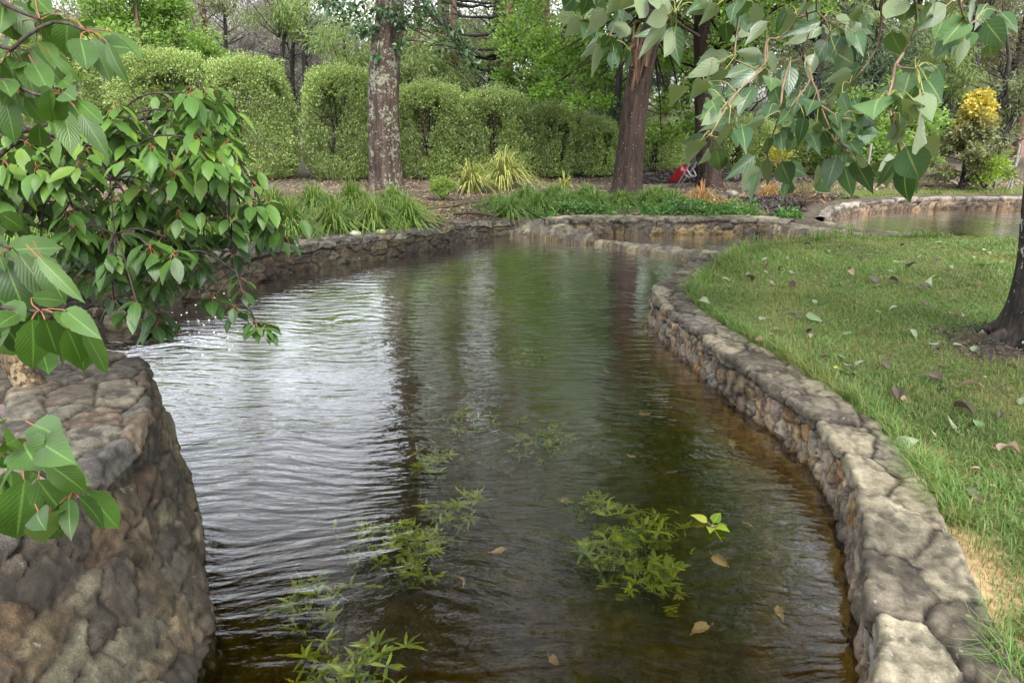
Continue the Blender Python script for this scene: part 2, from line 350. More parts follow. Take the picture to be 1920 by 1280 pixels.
tp = n('BsdfRefraction', {'Color': (.96, .96, .94, 1), 'Roughness': 0.0, 'IOR': 1.28, 'Normal': bp.outputs[0]})
mx = n('MixShader', {0: n.math('MINIMUM', n.math('MAXIMUM', n.math('MULTIPLY_ADD', fr.outputs[0], 3.5, -.082), .012), 1.0), 1: tp.outputs[0], 2: gl.outputs[0]})
va = n('VolumeAbsorption', {'Color': (.72, .64, .20, 1), 'Density': 3.8})
n.out(mx.outputs[0], va.outputs[0]); M_water = m
b = MB(); x0, x1, y0, y1, zb = -6, 15, -1, 16.2, -.72
b.add([(x0, y0, 0), (x1, y0, 0), (x1, y1, 0), (x0, y1, 0), (x0, y0, zb), (x1, y0, zb), (x1, y1, zb), (x0, y1, zb)], [(0, 1, 2, 3), (7, 6, 5, 4), (4, 5, 1, 0), (5, 6, 2, 1), (6, 7, 3, 2), (7, 4, 0, 3)])
o = b.build('pond_water', M_water, smooth=False); o['kind'] = 'structure'

# ---------------------------------------------------------------- rubble walls
def voro(s, v, cs, cv, seed, jit=.85, brick=True):
    i = np.floor(s / cs).astype(int); j = np.floor(v / cv).astype(int); d1 = np.full(s.shape, 9.); d2 = np.full(s.shape, 9.); cid = np.zeros(s.shape, int); ox_ = np.zeros(s.shape); oy_ = np.zeros(s.shape)
    rr = np.random.default_rng(seed).random((3, 512, 64))
    for dj in (-2, -1, 0, 1, 2):
        for di in (-2, -1, 0, 1, 2):
            a = i + di; c = j + dj; ox = (c % 2) * .5 if brick else 0
            px = (a + .5 + ox + jit * (rr[0][a % 512, c % 64] - .5)) * cs; py = (c + .5 + jit * (rr[1][a % 512, c % 64] - .5)) * cv
            d = np.sqrt(((s - px) / cs) ** 2 + ((v - py) / cv) ** 2) + .22 * rr[2][a % 512, c % 64]
            m_ = d < d1; d2 = np.where(m_, d1, np.minimum(d2, d)); cid = np.where(m_, (a % 512) * 64 + c % 64, cid); ox_ = np.where(m_, s - px, ox_); oy_ = np.where(m_, v - py, oy_); d1 = np.where(m_, d, d1)
    voro.off = (ox_, oy_); return d1, d2, cid
def rubble_wall(name, st, side, mat, pal, cappal, label, res=.014, cell=(.13, .085), capcell=(.38, .3), seed=1, depth=.022, group=None, below=.5, drop=.2, mortar=(.10, .085, .065), capin=.015, cat='stone wall', stain=1.0, tone=1.0):
    """side +1: the bank lies to the left of the walking direction"""
    P = smooth_path(st, res); m = len(P); T = P[:, :2]; t = P[:, 2]; B = P[:, 3:5]; w = P[:, 5]
    tg = np.gradient(T, axis=0); tg /= np.linalg.norm(tg, axis=1)[:, None]
    k = int(.25 / res); ker = np.ones(k) / k
    tg = np.stack([np.convolve(np.pad(tg[:, c], (k // 2, k - 1 - k // 2), 'edge'), ker, 'valid') for c in (0, 1)], -1); tg /= np.linalg.norm(tg, axis=1)[:, None]
    nn = np.stack([-tg[:, 1], tg[:, 0]], -1) * side
    hmax = t.max() + .02; nb = int(below / (res * 2.5)); nf = int(hmax * 1.1 / res); nc = int(w.max() / res); ni = max(3, int(drop / (res * 2)))
    rows = []; vc = []; vcap = []
    for q in np.linspace(0, 1, nb, endpoint=False): rows.append(np.column_stack([B - nn * .0, np.full(m, -below * (1 - q))])); vc.append(np.full(m, -below * (1 - q))); 
    slope = np.hypot(np.linalg.norm(T - B, axis=1), t)
    for q in np.linspace(0, 1, nf, endpoint=False): rows.append(np.column_stack([B + (T - B) * q, t * q])); vc.append(slope * q)
    for q in np.linspace(0, 1, nc, endpoint=False): rows.append(np.column_stack([T + nn * (w * q)[:, None], t])); vc.append(slope + w * q)
    for q in np.linspace(0, 1, ni): rows.append(np.column_stack([T + nn * (w + .05 * q)[:, None], t - drop * q])); vc.append(slope + w + drop * q)
    G = np.stack(rows, 1); Vc = np.stack(vc, 1); nr = G.shape[1]; 
    for _ in range(2): G[:, 1:-1] = (G[:, :-2] + 2 * G[:, 1:-1] + G[:, 2:]) / 4
    L = np.concatenate([[0], np.cumsum(np.linalg.norm(np.diff(T, axis=0), axis=1))]); S = np.repeat(L[:, None], nr, 1)
    S2 = S + cell[0] * .8 * (fbm(S * 6, Vc * 6) - .5) + .02 * (fbm(S * 25, Vc * 25, 2) - .5); V2 = Vc + cell[1] * .8 * (fbm(S * 6 + 40, Vc * 6) - .5) + .02 * (fbm(S * 25 + 7, Vc * 25, 2) - .5)
    capline = slope[:, None] - .075 - .02 * (fbm(S * 3, S * 0) - .5)
    iscap = V2 > capline
    f1, f2, fi = voro(S2, V2, cell[0], cell[1], seed); fo = voro.off; c1, c2, ci = voro(S2, V2 - capline + capcell[1] * .3, capcell[0], capcell[1] * 1.0, seed + 5, .55)
    d = np.where(iscap, (c2 - c1) * min(capcell) / .13 * .5, (f2 - f1)); d = np.minimum(d, np.abs(V2 - capline) / .03 * .35 + .0)
    co = voro.off; hgt = np.clip(1 - np.exp(-np.clip(d - .03, 0, 9) * 19), 0, 1)
    rc = np.random.default_rng(seed + 9).random((512 * 64 + 1, 3)); lift = np.where(iscap, rc[ci, 0] * .5, rc[fi, 0])
    tx = (rc[fi, 1] - .5) * fo[0] * .45 + (rc[fi, 2] - .5) * fo[1] * .55; tc2 = (rc[ci, 1] - .5) * co[0] * .10 + (rc[ci, 2] - .5) * co[1] * .16; rid = np.abs(fbm(S * 7 + 60, Vc * 9, 5) - .5) * 2
    disp = np.where(iscap, tc2, tx) * hgt - .016 * np.clip(.22 - rid, 0, 1) * 4 * .6 + depth * (hgt - .6) + depth * .8 * (lift - .5) * hgt + .02 * (fbm(S * 22, Vc * 22, 4) - .5) * (.45 + .55 * hgt) + .016 * (fbm(S * 5 + 11, Vc * 5) - .5) + np.where(iscap, capin, 0) * np.clip((slope[:, None] + .03 - Vc) / .03, 0, 1)
    dS = np.gradient(G, axis=0); dV = np.gradient(G, axis=1); nrm = np.cross(dS, dV); nrm /= np.linalg.norm(nrm, axis=2)[..., None] + 1e-9
    if side < 0: pass
    ref = -nn[:, None, :] * np.ones((1, nr, 1)); sgn = np.sign((nrm[:, nb + 2, :2] * ref[:, nb + 2]).sum(-1).mean()); nrm *= sgn
    G = G + nrm * disp[..., None]
    jo = .03 * (fbm(S * 1.8, Vc * 0 + 3) - .5) + .014 * (rc[ci, 2] - .5); G[..., 2] += np.where(iscap, jo, 0); G[..., :2] += -nn[:, None] * (np.where(iscap, .035 * (rc[ci, 0] - .4), 0) * (Vc < slope[:, None] + .12))[..., None]
    pal = np.asarray(pal) * tone; cappal = np.asarray(cappal) * tone
    cf = pal[(rc[fi, 1] * len(pal)).astype(int)] * (.75 + .5 * rc[fi, 2])[..., None]; cc = cappal[(rc[ci, 1] * len(cappal)).astype(int)] * (.75 + .5 * rc[ci, 2])[..., None]
    c = np.where(iscap[..., None], cc, cf); bl = ((fbm(S * 9, Vc * 9) * .8 + .6) * (.72 + .56 * fbm(S * 30, Vc * 30, 3)))[..., None]; c = c * bl
    mo = (np.clip(1.1 - d * 8, 0, 1) * np.clip(fbm(S * 4 + 3, Vc * 4) * 2.2 - .1, .45, 1))[..., None]; c = c * (1 - mo) + np.asarray(mortar) * mo; mo2 = np.clip(1 - d * 16, 0, 1)[..., None]; c = c * (1 - .75 * mo2); c = c * (1 - .55 * np.clip(.2 - rid, 0, 1) * 5)[..., None]; st_ = np.clip(fbm(S * 1.7 + 20, Vc * 2.3 + 4) * 3 - 1.2, 0, 1)[..., None]; c = c * (1 - st_ * .45 * stain)
    alg = np.clip(1 - np.abs(G[..., 2]) / .05, 0, 1)[..., None] * .35; c = c * (1 - alg)
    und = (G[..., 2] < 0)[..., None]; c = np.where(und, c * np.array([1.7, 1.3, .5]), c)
    ii = np.arange(m * nr).reshape(m, nr); F = np.stack([ii[:-1, :-1], ii[1:, :-1], ii[1:, 1:], ii[:-1, 1:]], -1).reshape(-1, 4)
    if sgn * 1 < 0: F = F[:, ::-1]
    o = make(name, G.reshape(-1, 3), F, mat, None, True, None, np.clip(c.reshape(-1, 3), 0, 1)); return tag(o, label, cat, group)
M_wallR = vcolmat('pale_rubble', .9, 22, .42, .007, [((.30, .29, .22), 24, .64), ((.035, .03, .028), 6.5, .58), ((.28, .20, .12), 9, .66)])
M_wallL = vcolmat('dark_rubble', .9, 20, .5, .009, [((.20, .22, .16), 12, .68), ((.03, .026, .02), 4.5, .57), ((.13, .10, .055), 7, .66)])
tan = [tuple(1.28 * v_ for v_ in q_) for q_ in [(.27, .20, .13), (.23, .175, .115), (.20, .16, .12), (.25, .175, .10), (.22, .165, .125), (.18, .15, .12), (.26, .15, .07), (.17, .155, .135), (.24, .20, .15), (.21, .15, .11), (.22, .18, .135), (.25, .20, .14), (.19, .15, .12)]]
capg = [(.135, .115, .085), (.165, .145, .105), (.21, .185, .13), (.11, .095, .078), (.25, .215, .15)]
brn = [(.085, .065, .038), (.07, .055, .035), (.105, .08, .047), (.06, .05, .037), (.11, .09, .055), (.09, .08, .055), (.075, .062, .046), (.10, .068, .04), (.13, .115, .075)]
topb = [(.17, .14, .105), (.19, .165, .125), (.135, .12, .10), (.185, .14, .10), (.165, .15, .115), (.175, .16, .125), (.11, .10, .088)]
rubble_wall('retaining_wall', NEAR, 1, M_wallL, brn, topb, 'curved brown rubble stone wall edging the left side of the pond', .0135, (.20, .125), (.30, .2), 3, .022, mortar=(.075, .06, .042), below=.45, tone=.72)
rubble_wall('retaining_wall', RIGHT, -1, M_wallR, tan, capg, 'curved low wall of tan stones between the pond and the lawn', .0135, (.125, .115), (.42, .42), 8, .021, mortar=(.07, .055, .04), below=.45)
UP = [(.55, 11.72, .27, .6, 11.7, .4), (1.3, 11.86, .28, 1.3, 11.82, .35), (2.1, 11.93, .28, 2.1, 11.9, .3), (2.9, 11.97, .28, 2.9, 11.94, .3), (3.6, 11.95, .28, 3.6, 11.92, .35), (4.1, 11.82, .27, 4.1, 11.79, .5), (4.45, 11.6, .24, 4.42, 11.56, .6)]
rubble_wall('retaining_wall', UP, 1, M_wallR, [(.20, .15, .08), (.15, .12, .08), (.24, .18, .09), (.12, .10, .08)], capg[:3], 'short dark stone wall behind the small upper pool', .025, (.2, .13), (.4, .3), 21, .02, mortar=(.05, .04, .03))
FARW = [(5.45, 12.5, .2, 5.5, 12.5, .2), (6.1, 13.6, .22, 6.15, 13.56, .2), (7.0, 14.42, .24, 7.02, 14.38, .2), (8.2, 15.0, .24, 8.2, 14.95, .2), (9.4, 15.2, .24, 9.4, 15.16, .2), (10.6, 15.2, .24, 10.6, 15.16, .2), (13, 14.95, .24, 13, 14.9, .2), (14.1, 12.6, .26, 14.05, 12.6, .3)]
rubble_wall('retaining_wall', FARW, 1, M_wallR, [(.17, .12, .08), (.22, .15, .10), (.13, .10, .07)], [(.25, .22, .18), (.2, .17, .14)], 'thin stone edging wall along the far side of the far pond', .035, (.22, .1), (.6, .3), 31, .025, mortar=(.04, .03, .025))
def slab(name, poly, z, label, seed, z2=None, cs=.22, res=.03, cat='stone weir', line=None, slope=.3):
    P = np.asarray(poly); x = np.arange(P[:, 0].min() - .1, P[:, 0].max() + .1, res); y = np.arange(P[:, 1].min() - .1, P[:, 1].max() + .1, res)
    A, Bq = np.meshgrid(x, y, indexing='ij'); d = -sdist(poly, A, Bq); d = d + .06 * (fbm(A * 5, Bq * 5) - .5)
    zt = z if z2 is None else z + (z2 - z) * np.clip((A - P[:, 0].min()) / np.ptp(P[:, 0]), 0, 1)
    if line: (ax, ay), (bx_, by_) = line; nl_ = math.hypot(bx_ - ax, by_ - ay); zt = z + slope * np.clip(((A - ax) * -(by_ - ay) + (Bq - ay) * (bx_ - ax)) / nl_, 0, .7)
    f1, f2, fi = voro(A + .08 * fbm(A * 4, Bq * 4), Bq + .08 * fbm(A * 4 + 9, Bq * 4), cs, cs * .7, seed); e = 1 - np.exp(-(f2 - f1) * 6)
    rc = np.random.default_rng(seed).random((512 * 64 + 1, 3))
    Z = np.where(d > 0, zt + .022 * (e - .5) + .018 * (rc[fi, 0] - .5) + .02 * (fbm(A * 12, Bq * 12) - .5), 0) ; k = fade(np.clip((d + .03) / .08, 0, 1)); Z = Z * k - .45 * (1 - k) + 0
    f1, f2, fi = voro(A + .08 * fbm(A * 4, Bq * 4) + Z * .3, Bq + .08 * fbm(A * 4 + 9, Bq * 4) - Z * 2.2, cs, cs * .7, seed); e = 1 - np.exp(-(f2 - f1) * 6)
    pal = np.asarray(capg); c = pal[(rc[fi, 1] * len(pal)).astype(int)] * (.9 + .5 * rc[fi, 2])[..., None] * (.6 + .8 * fbm(A * 8, Bq * 8))[..., None] * .8
    c = c * (.45 + .55 * e)[..., None]; c[Z < .0] *= np.array([1.3, 1.0, .5])
    ii = np.arange(A.size).reshape(A.shape); F = np.stack([ii[:-1, :-1], ii[1:, :-1], ii[1:, 1:], ii[:-1, 1:]], -1).reshape(-1, 4)
    kf = (d.ravel()[F] > -.06).any(1); F = F[kf]; V = np.stack([A.ravel(), Bq.ravel(), Z.ravel()], -1); u, inv = np.unique(F, return_inverse=True)
    o = make(name, V[u], inv.reshape(-1, 4), M_wallR, None, True, None, np.clip(c.reshape(-1, 3)[u], 0, 1)); return tag(o, label, cat)
slab('stone_weir', [(-.15, 11.85), (.35, 11.6), (.8, 11.22), (1.02, 11.02), (1.15, 11.0), (1.42, 11.2), (1.0, 11.6), (.7, 11.95), (.2, 12.45), (-.5, 12.6), (-.5, 12.0)], .045, 'flat triangular stone slab crossing the head of the pond', 41, None, .2, line=((-.15, 11.85), (1.02, 11.02)), slope=.36)
slab('stone_weir', [(1.15, 11.12), (1.25, 10.95), (1.75, 10.45), (2.3, 9.9), (2.5, 9.6), (2.95, 9.6), (3.05, 9.85), (2.6, 10.15), (2.0, 10.7), (1.45, 11.1)], .03, 'low rough stone weir between the pond and the upper pool', 42, None, .2, line=((1.2, 10.98), (2.5, 9.6)), slope=.16)
slab('stone_kerb', [(2.45, 9.3), (2.9, 9.05), (3.4, 9.55), (4.2, 10.0), (5.0, 10.35), (6.0, 10.3), (7.2, 10.1), (7.3, 10.4), (6.3, 10.72), (5.85, 11.1), (5.3, 10.95), (4.6, 10.75), (3.9, 10.4), (3.2, 10.0), (2.8, 9.9), (2.5, 9.6)], .17, 'pale stone kerb along the far edge of the lawn', 43, .2, .3, cat='kerb')
slab('stone_spit', [(4.0, 11.85), (4.6, 11.4), (5.1, 10.95), (5.6, 10.85), (5.85, 11.1), (5.5, 11.6), (5.5, 12.3), (4.9, 12.5), (4.2, 12.5)], .2, 'rubble spit dividing the upper pool from the far pond', 44, .16, .14, cat='stone spit')
#@@PLANTS
# ---------------------------------------------------------------- vegetation helpers
def norm(a): return a / (np.linalg.norm(a, axis=-1, keepdims=True) + 1e-9)
def rhombs(C, D, Nn, L, W, fold=.25):
    """small leaves: C base points, D directions, Nn face normals, L lengths, W widths"""
    D = norm(D); Bn = norm(np.cross(Nn, D)); Nn = np.cross(D, Bn); L = np.broadcast_to(L, (len(C),))[:, None]; W = np.broadcast_to(W, (len(C),))[:, None]
    a = C; bq = C + D * L * .45 + Bn * W * .5 + Nn * W * fold; c = C + D * L - Nn * L * .12; d = C + D * L * .45 - Bn * W * .5 + Nn * W * fold
    V = np.stack([a, d, c, bq], 1).reshape(-1, 3); F = np.arange(len(C) * 4).reshape(-1, 4); return V, F
def shell_leaves(mb, centers, radii, n, L, W, r, up=.5, droop=0., shell=.55, flat=0.):
    """n leaves per clump, scattered through ellipsoidal clumps, denser towards the outside"""
    centers = np.asarray(centers, float); k = len(centers); radii = np.broadcast_to(np.asarray(radii, float), (k, 3))
    ci = np.repeat(np.arange(k), n); u = norm(r.normal(size=(len(ci), 3))); q = (shell + (1 - shell) * r.random(len(ci))) if shell < 1 else 1
    q = np.where(r.random(len(ci)) < .3, r.random(len(ci)) ** .5, q); C = centers[ci] + u * radii[ci] * q[:, None]
    D = u * np.array([1, 1, .6]) + r.normal(size=(len(ci), 3)) * .6; D[:, 2] += up - droop; Nn = norm(r.normal(size=(len(ci), 3)) * .7 + u * .5 + np.array([0, 0, .8]))
    l = L * r.uniform(.6, 1.25, len(ci)); mb.add(*rhombs(C, D, Nn, l, l * W))
def limb(mb, a, b_, ra, rb, r, sag=.0, wob=.06, n=8, sides=6):
    a = np.asarray(a, float); b_ = np.asarray(b_, float); t = np.linspace(0, 1, n)[:, None]; L = np.linalg.norm(b_ - a)
    p = a + (b_ - a) * t; p[:, 2] += (sag * L * np.sin(math.pi * t))[:, 0]; w = r.normal(size=(n, 3)) * wob * L / 3; w[0] = 0; w[-1] = 0; p = p + np.cumsum(w, 0) * .4 * np.sin(math.pi * t)
    mb.tube(p, ra + (rb - ra) * t[:, 0], sides, False); return p
def trunk_mesh(base, pts, rads, seed=0, n=26, rough=.06, flare=.35, seg=.12):
    """trunk with furrowed, uneven surface and a flared foot"""
    pts = np.asarray(pts, float); P = smooth_path(np.column_stack([pts, rads]), None); L = np.concatenate([[0], np.cumsum(np.linalg.norm(np.diff(P[:, :3], axis=0), axis=1))])
    m = max(6, int(L[-1] / seg)); s = np.linspace(0, L[-1], m); P = np.stack([np.interp(s, L, P[:, k]) for k in range(4)], -1); th = np.linspace(0, 2 * math.pi, n, endpoint=False)
    rr = P[:, 3:4] * (1 + rough * 2 * (fbm(np.cos(th)[None] * 2.2 + seed + s[:, None] * .12, np.sin(th)[None] * 2.2 + s[:, None] * .5) - .5) + rough * .8 * (fbm(th[None] * 7 + seed, s[:, None] * .9) - .5))
    rr = rr * (1 + flare * np.exp(-s[:, None] / .22) * (1 + .5 * np.sin(th * 4 + seed)[None]))
    V = np.stack([P[:, 0:1] + rr * np.cos(th), P[:, 1:2] + rr * np.sin(th), np.repeat(P[:, 2:3], n, 1)], -1).reshape(-1, 3)
    i = np.arange(m - 1)[:, None] * n; j = np.arange(n)[None]; k = (j + 1) % n; return V, np.stack([i + j, i + k, i + n + k, i + n + j], -1).reshape(-1, 4)
def blades(C, az, H, lean, W, segs=4, r=None, droop=.6, fold=0):
    """grass blades: base, azimuth, height, outward reach, width"""
    k = len(C); H = np.broadcast_to(H, (k,)); lean = np.broadcast_to(lean, (k,)); W = np.broadcast_to(W, (k,)); d = np.stack([np.cos(az), np.sin(az)], -1); sd_ = np.stack([-np.sin(az), np.cos(az)], -1)
    tw = (r.random(k) - .5) * 1.2 if r is not None else np.zeros(k); sd_ = norm(sd_ + d * tw[:, None]); vs = []
    for q in range(segs + 1):
        t = q / segs; w = W * (1 - t ** 1.6) * .5 + .0001; w = w * (.6 + .8 * min(1, t * 3)) if q else w
        ctr = np.column_stack([C[:, :2] + d * (lean * t ** 1.7)[:, None], C[:, 2] + H * (t * (1 + droop) - droop * t ** 2.6 * (1 + .9 * (lean / (H + 1e-6)).clip(0, 1.5)))])
        vs.append(ctr + np.column_stack([sd_ * w[:, None], 0 * w])); vs.append(ctr - np.column_stack([sd_ * w[:, None], 0 * w]))
    V = np.stack(vs, 1).reshape(-1, 3); nv = 2 * (segs + 1); o = (np.arange(k) * nv)[:, None]; F = np.concatenate([o + np.array([[2 * q, 2 * q + 1, 2 * q + 3, 2 * q + 2]]) for q in range(segs)], 1).reshape(-1, 4) if segs > 1 else o + np.array([[0, 1, 3, 2]])
    return V, F
def big_leaves(rows, ns=4, nt=8, shape='cherry'):
    """rows: base(3), tip(3), normal(3), width/length, bend, fold"""
    A = np.array([np.concatenate([q[0], q[1], q[2], [q[3], q[4], q[5]]]) for q in rows]); k = len(A)
    base, tip, nr = A[:, 0:3], A[:, 3:6], A[:, 6:9]; wr, bend, fold = A[:, 9], A[:, 10], A[:, 11]
    Dv = tip - base; L = np.linalg.norm(Dv, axis=1); D = norm(Dv); Bn = norm(np.cross(nr, D)); Nn = np.cross(D, Bn)
    t = np.linspace(0, 1, nt + 1); s = np.linspace(-1, 1, ns + 1)
    if shape == 'cherry': w = np.interp(t, [0, .06, .18, .38, .58, .75, .87, .94, 1], [.03, .42, .82, 1, .93, .66, .33, .12, .0])
    else: w = np.interp(t, [0, .03, .12, .26, .42, .6, .76, .88, .95, 1], [.12, .55, .90, 1, .90, .66, .38, .17, .06, .0])
    arch = np.sin(t * math.pi) * 1.0
    ser = 1 + (.035 * ((np.arange(nt + 1) % 2) * 2 - 1) if shape == 'cherry' else 0) * np.ones(nt + 1)
    V = base[:, None, None] + D[:, None, None] * (L[:, None] * t)[:, :, None, None]
    V = V + Nn[:, None, None] * ((L * bend)[:, None] * arch)[:, :, None, None]
    hw = (L * wr * .5)[:, None] * (w * ser); V = V + Bn[:, None, None] * (hw[:, :, None] * s)[..., None]
    und = .05 * np.sin(t * 11)[None, :, None] * np.abs(s)[None, None] * np.sign(s)[None, None]
    V = V + Nn[:, None, None] * (hw[:, :, None] * (fold[:, None, None] * np.abs(s) ** 1.2 + und))[..., None]
    U = np.stack(np.broadcast_arrays(s[None, None, :] * .5 + .5, t[None, :, None] + 0 * s), -1); U = np.broadcast_to(U, (k, nt + 1, ns + 1, 2)).reshape(-1, 2)
    nv = (nt + 1) * (ns + 1); ii = np.arange(nv).reshape(nt + 1, ns + 1); f = np.stack([ii[:-1, :-1], ii[1:, :-1], ii[1:, 1:], ii[:-1, 1:]], -1).reshape(-1, 4)
    return V.reshape(-1, 3), (np.arange(k)[:, None, None] * nv + f).reshape(-1, 4), U

# ---------------------------------------------------------------- lawn grass
M_grass = leafmat('grass_blade', [(.105, .20, .05), (.14, .24, .06), (.08, .165, .045), (.17, .24, .07), (.125, .215, .07), (.28, .25, .11), (.16, .22, .06)], trans=.35, rough=.5, spec=.3, noise=.9, tcol=(1.2, 1.4, .6), patch=(1.1, (.25, .24, .09), .52, .55))
def scatter(poly, dens, r, margin=0, fade_=None):
    P = np.asarray(poly); a, bq = P.min(0), P.max(0); nn_ = int(np.prod(bq - a) * dens); q = a + r.random((nn_, 2)) * (bq - a); k = inside(poly, q[:, 0], q[:, 1])
    if margin: k &= sdist(poly, q[:, 0], q[:, 1]) < -margin
    return q[k]
def terr(q): z, _ = terrain_z(q[:, 0], q[:, 1]); return z
r = np.random.default_rng(11)
def lawn_patch(name, ymin, ymax, xmax, dens, h, w, segs=2, label=None, poly=lawn_poly):
    q = scatter(poly, dens, r); q = q[(q[:, 1] > ymin) & (q[:, 1] < ymax) & (q[:, 0] < xmax)]
    e = np.abs(sdist([(1.5, 1.7), (1.75, 2.4), (1.93, 3.0), (2.03, 3.4), (2.03, 3.3)], q[:, 0], q[:, 1]))
    bare = np.clip(1.15 - e / .33, 0, 1) * np.clip((fbm(q[:, 0] * 3.1, q[:, 1] * 3.1) - .38) * 6, 0, 1) + np.clip(1.3 - np.hypot((q[:, 0] - 3.7) / .5, (q[:, 1] - 5.1) / .38), 0, 1) * 1.4
    q = q[r.random(len(q)) > bare * .96]; thin = fbm(q[:, 0] * 1.6 + 3, q[:, 1] * 1.6); k = len(q)
    hh = h * r.uniform(.4, 1.5, k) * (.35 + 1.3 * thin); ed = np.clip(1 - np.abs(sdist(poly, q[:, 0], q[:, 1])) / .22, 0, 1); hh = hh * (1 + 2.8 * ed ** .7 * (fbm(q[:, 0] * 2.3, q[:, 1] * 2.3) > .42))
    ex = np.clip((2.35 - q[:, 0]) / .5, 0, 1) * (q[:, 1] < 8); az = r.uniform(0, 6.28, k); az = np.where((r.random(k) < .6) & (ed > .2), math.pi + r.normal(0, .8, k), az)
    return blades(np.column_stack([q, terr(q) - .004]), az, hh, hh * r.uniform(.25, 1.1, k), w * r.uniform(.6, 1.3, k), segs, r, .3)
mb = MB(); mb.add(*lawn_patch('a', -1, 4.2, 4.2, 9500, .042, .0042)); mb.add(*lawn_patch('a', 4.2, 7, 6, 5200, .042, .006)); mb.add(*lawn_patch('a', 7, 10.6, 9.5, 2600, .042, .009)); mb.add(*lawn_patch('a', 13.5, 17.6, 15, 700, .045, .016, 1, poly=lawn2_poly))
tag(mb.build('lawn_grass', M_grass, smooth=False), 'short green lawn grass with dry straw coloured blades', 'grass', kind='stuff')

# ---------------------------------------------------------------- clipped hedge shrubs
M_hedge = leafmat('hedge_leaf', [(.17, .25, .07), (.25, .33, .10), (.34, .42, .16), (.10, .16, .05), (.46, .52, .25)], trans=.3, rough=.42, spec=.5, noise=.8)
M_twig = plain('dark_twig', (.035, .028, .022), .9)
def hedge_variant(seed, w, h, dpt, holes=1.0):
    r = np.random.default_rng(seed); n_ = int(46000 * (w * h) / 5.2)
    u = r.uniform(-1, 1, n_ * 3); th = r.uniform(0, 6.283, n_ * 3); zz = (u + 1) / 2
    q = 1.02 - r.exponential(.13, n_ * 3).clip(0, .8) + r.normal(0, .035, n_ * 3) + .22 * np.clip(fbm(np.cos(th) * 9 + seed, zz * 26 + np.sin(th) * 9, 3) - .5, -.3, 1)
    prof = (np.clip(zz * 6, 0, 1) ** .4 * .35 + .65) * np.where(zz > .6, np.sqrt(np.clip(1 - ((zz - .6) / .4) ** 2 * .8, .05, 1)), 1)
    lump = .80 + .42 * fbm(np.cos(th) * 1.8 + seed + 9, zz * 4 + np.sin(th) * 1.8)
    x = np.cos(th) * w / 2 * prof * q * lump; y = np.sin(th) * dpt / 2 * prof * q * lump; z = .08 + zz * (h - .1) * (.93 + .1 * fbm(np.cos(th) * 2 + seed, np.sin(th) * 2))
    top = r.random(n_ * 3) < .25; z = np.where(top, h * (1 - r.exponential(.025, n_ * 3)) - .5 * ((x / w * 2) ** 2 + (y / dpt * 2) ** 2), z); qq = np.sqrt(r.random(n_ * 3)); x = np.where(top, np.cos(th) * w / 2 * .9 * qq, x); y = np.where(top, np.sin(th) * dpt / 2 * .9 * qq, y)
    # an opening in the front where the dark inside and the stems show
    cz = h * r.uniform(.55, .76); cxh = r.uniform(-.25, .25) * w; holes = holes * r.uniform(.25, .95); hole = ((x - cxh) / (.17 * w)) ** 2 + ((z - cz) / (.15 * h)) ** 2 < fbm(x * 7, z * 7) * 1.9 * holes
    slit = (np.abs(x - cxh + .05 * np.sin(z * 4)) < .05 * w * fbm(z * 3, x * 5) * 2) & (z > .25 * h) & (z < cz)
    low = (z < .35) & (fbm(x * 3, z * 5) > .5)
    kill = ((hole | slit) & (y < -.1) & (r.random(n_ * 3) < .93)) | (low & (r.random(n_ * 3) < .7)) | (fbm(x * 3.6 + 30, z * 3.6 + y * 3) < .35)
    k = ~kill; C = np.column_stack([x, y, z])[k][:n_]; k2 = len(C); D = norm(np.column_stack([C[:, 0], C[:, 1], np.zeros(k2)])) * .5 + r.normal(size=(k2, 3)) * .5; D[:, 2] += .7
    mb = MB(); l = r.uniform(.035, .075, k2); mb.add(*rhombs(C, D, norm(r.normal(size=(k2, 3)) + np.array([0, -.2, .9])), l, l * .55))
    # sprigs poking out of the clipped top
    ns_ = 420; a = r.uniform(0, 6.283, ns_); rr_ = np.sqrt(r.random(ns_)) * .9; bx_ = np.column_stack([np.cos(a) * w / 2 * rr_, np.sin(a) * dpt / 2 * rr_, h * (.95 - .22 * rr_ ** 2)])
    for q_ in range(14):
        C2 = bx_ + np.column_stack([r.normal(0, .012, ns_), r.normal(0, .012, ns_), q_ * .022 * r.uniform(.2, 1.2, ns_)]); D2 = r.normal(size=(ns_, 3)) * .6 + np.array([0, 0, .7]); mb.add(*rhombs(C2, D2, norm(r.normal(size=(ns_, 3)) + np.array([0, 0, .5])), .04, .022))
    tb = MB()
    for i in range(7):
        a = np.array([cxh * .6 + r.normal(0, .09), r.normal(0, .06), 0]); p = limb(tb, a, [cxh + r.normal(0, .22) * w, r.normal(-.05, .2) * dpt, h * r.uniform(.7, .93)], .028, .008, r, wob=.08, n=9, sides=5)
        for j in range(7):
            s0 = p[r.integers(2, 8)]; limb(tb, s0, s0 + np.array([r.normal(0, .3), r.normal(0, .25), r.uniform(.2, .6)]), .009, .003, r, n=4, sides=4)
    return mb, tb
hv = []
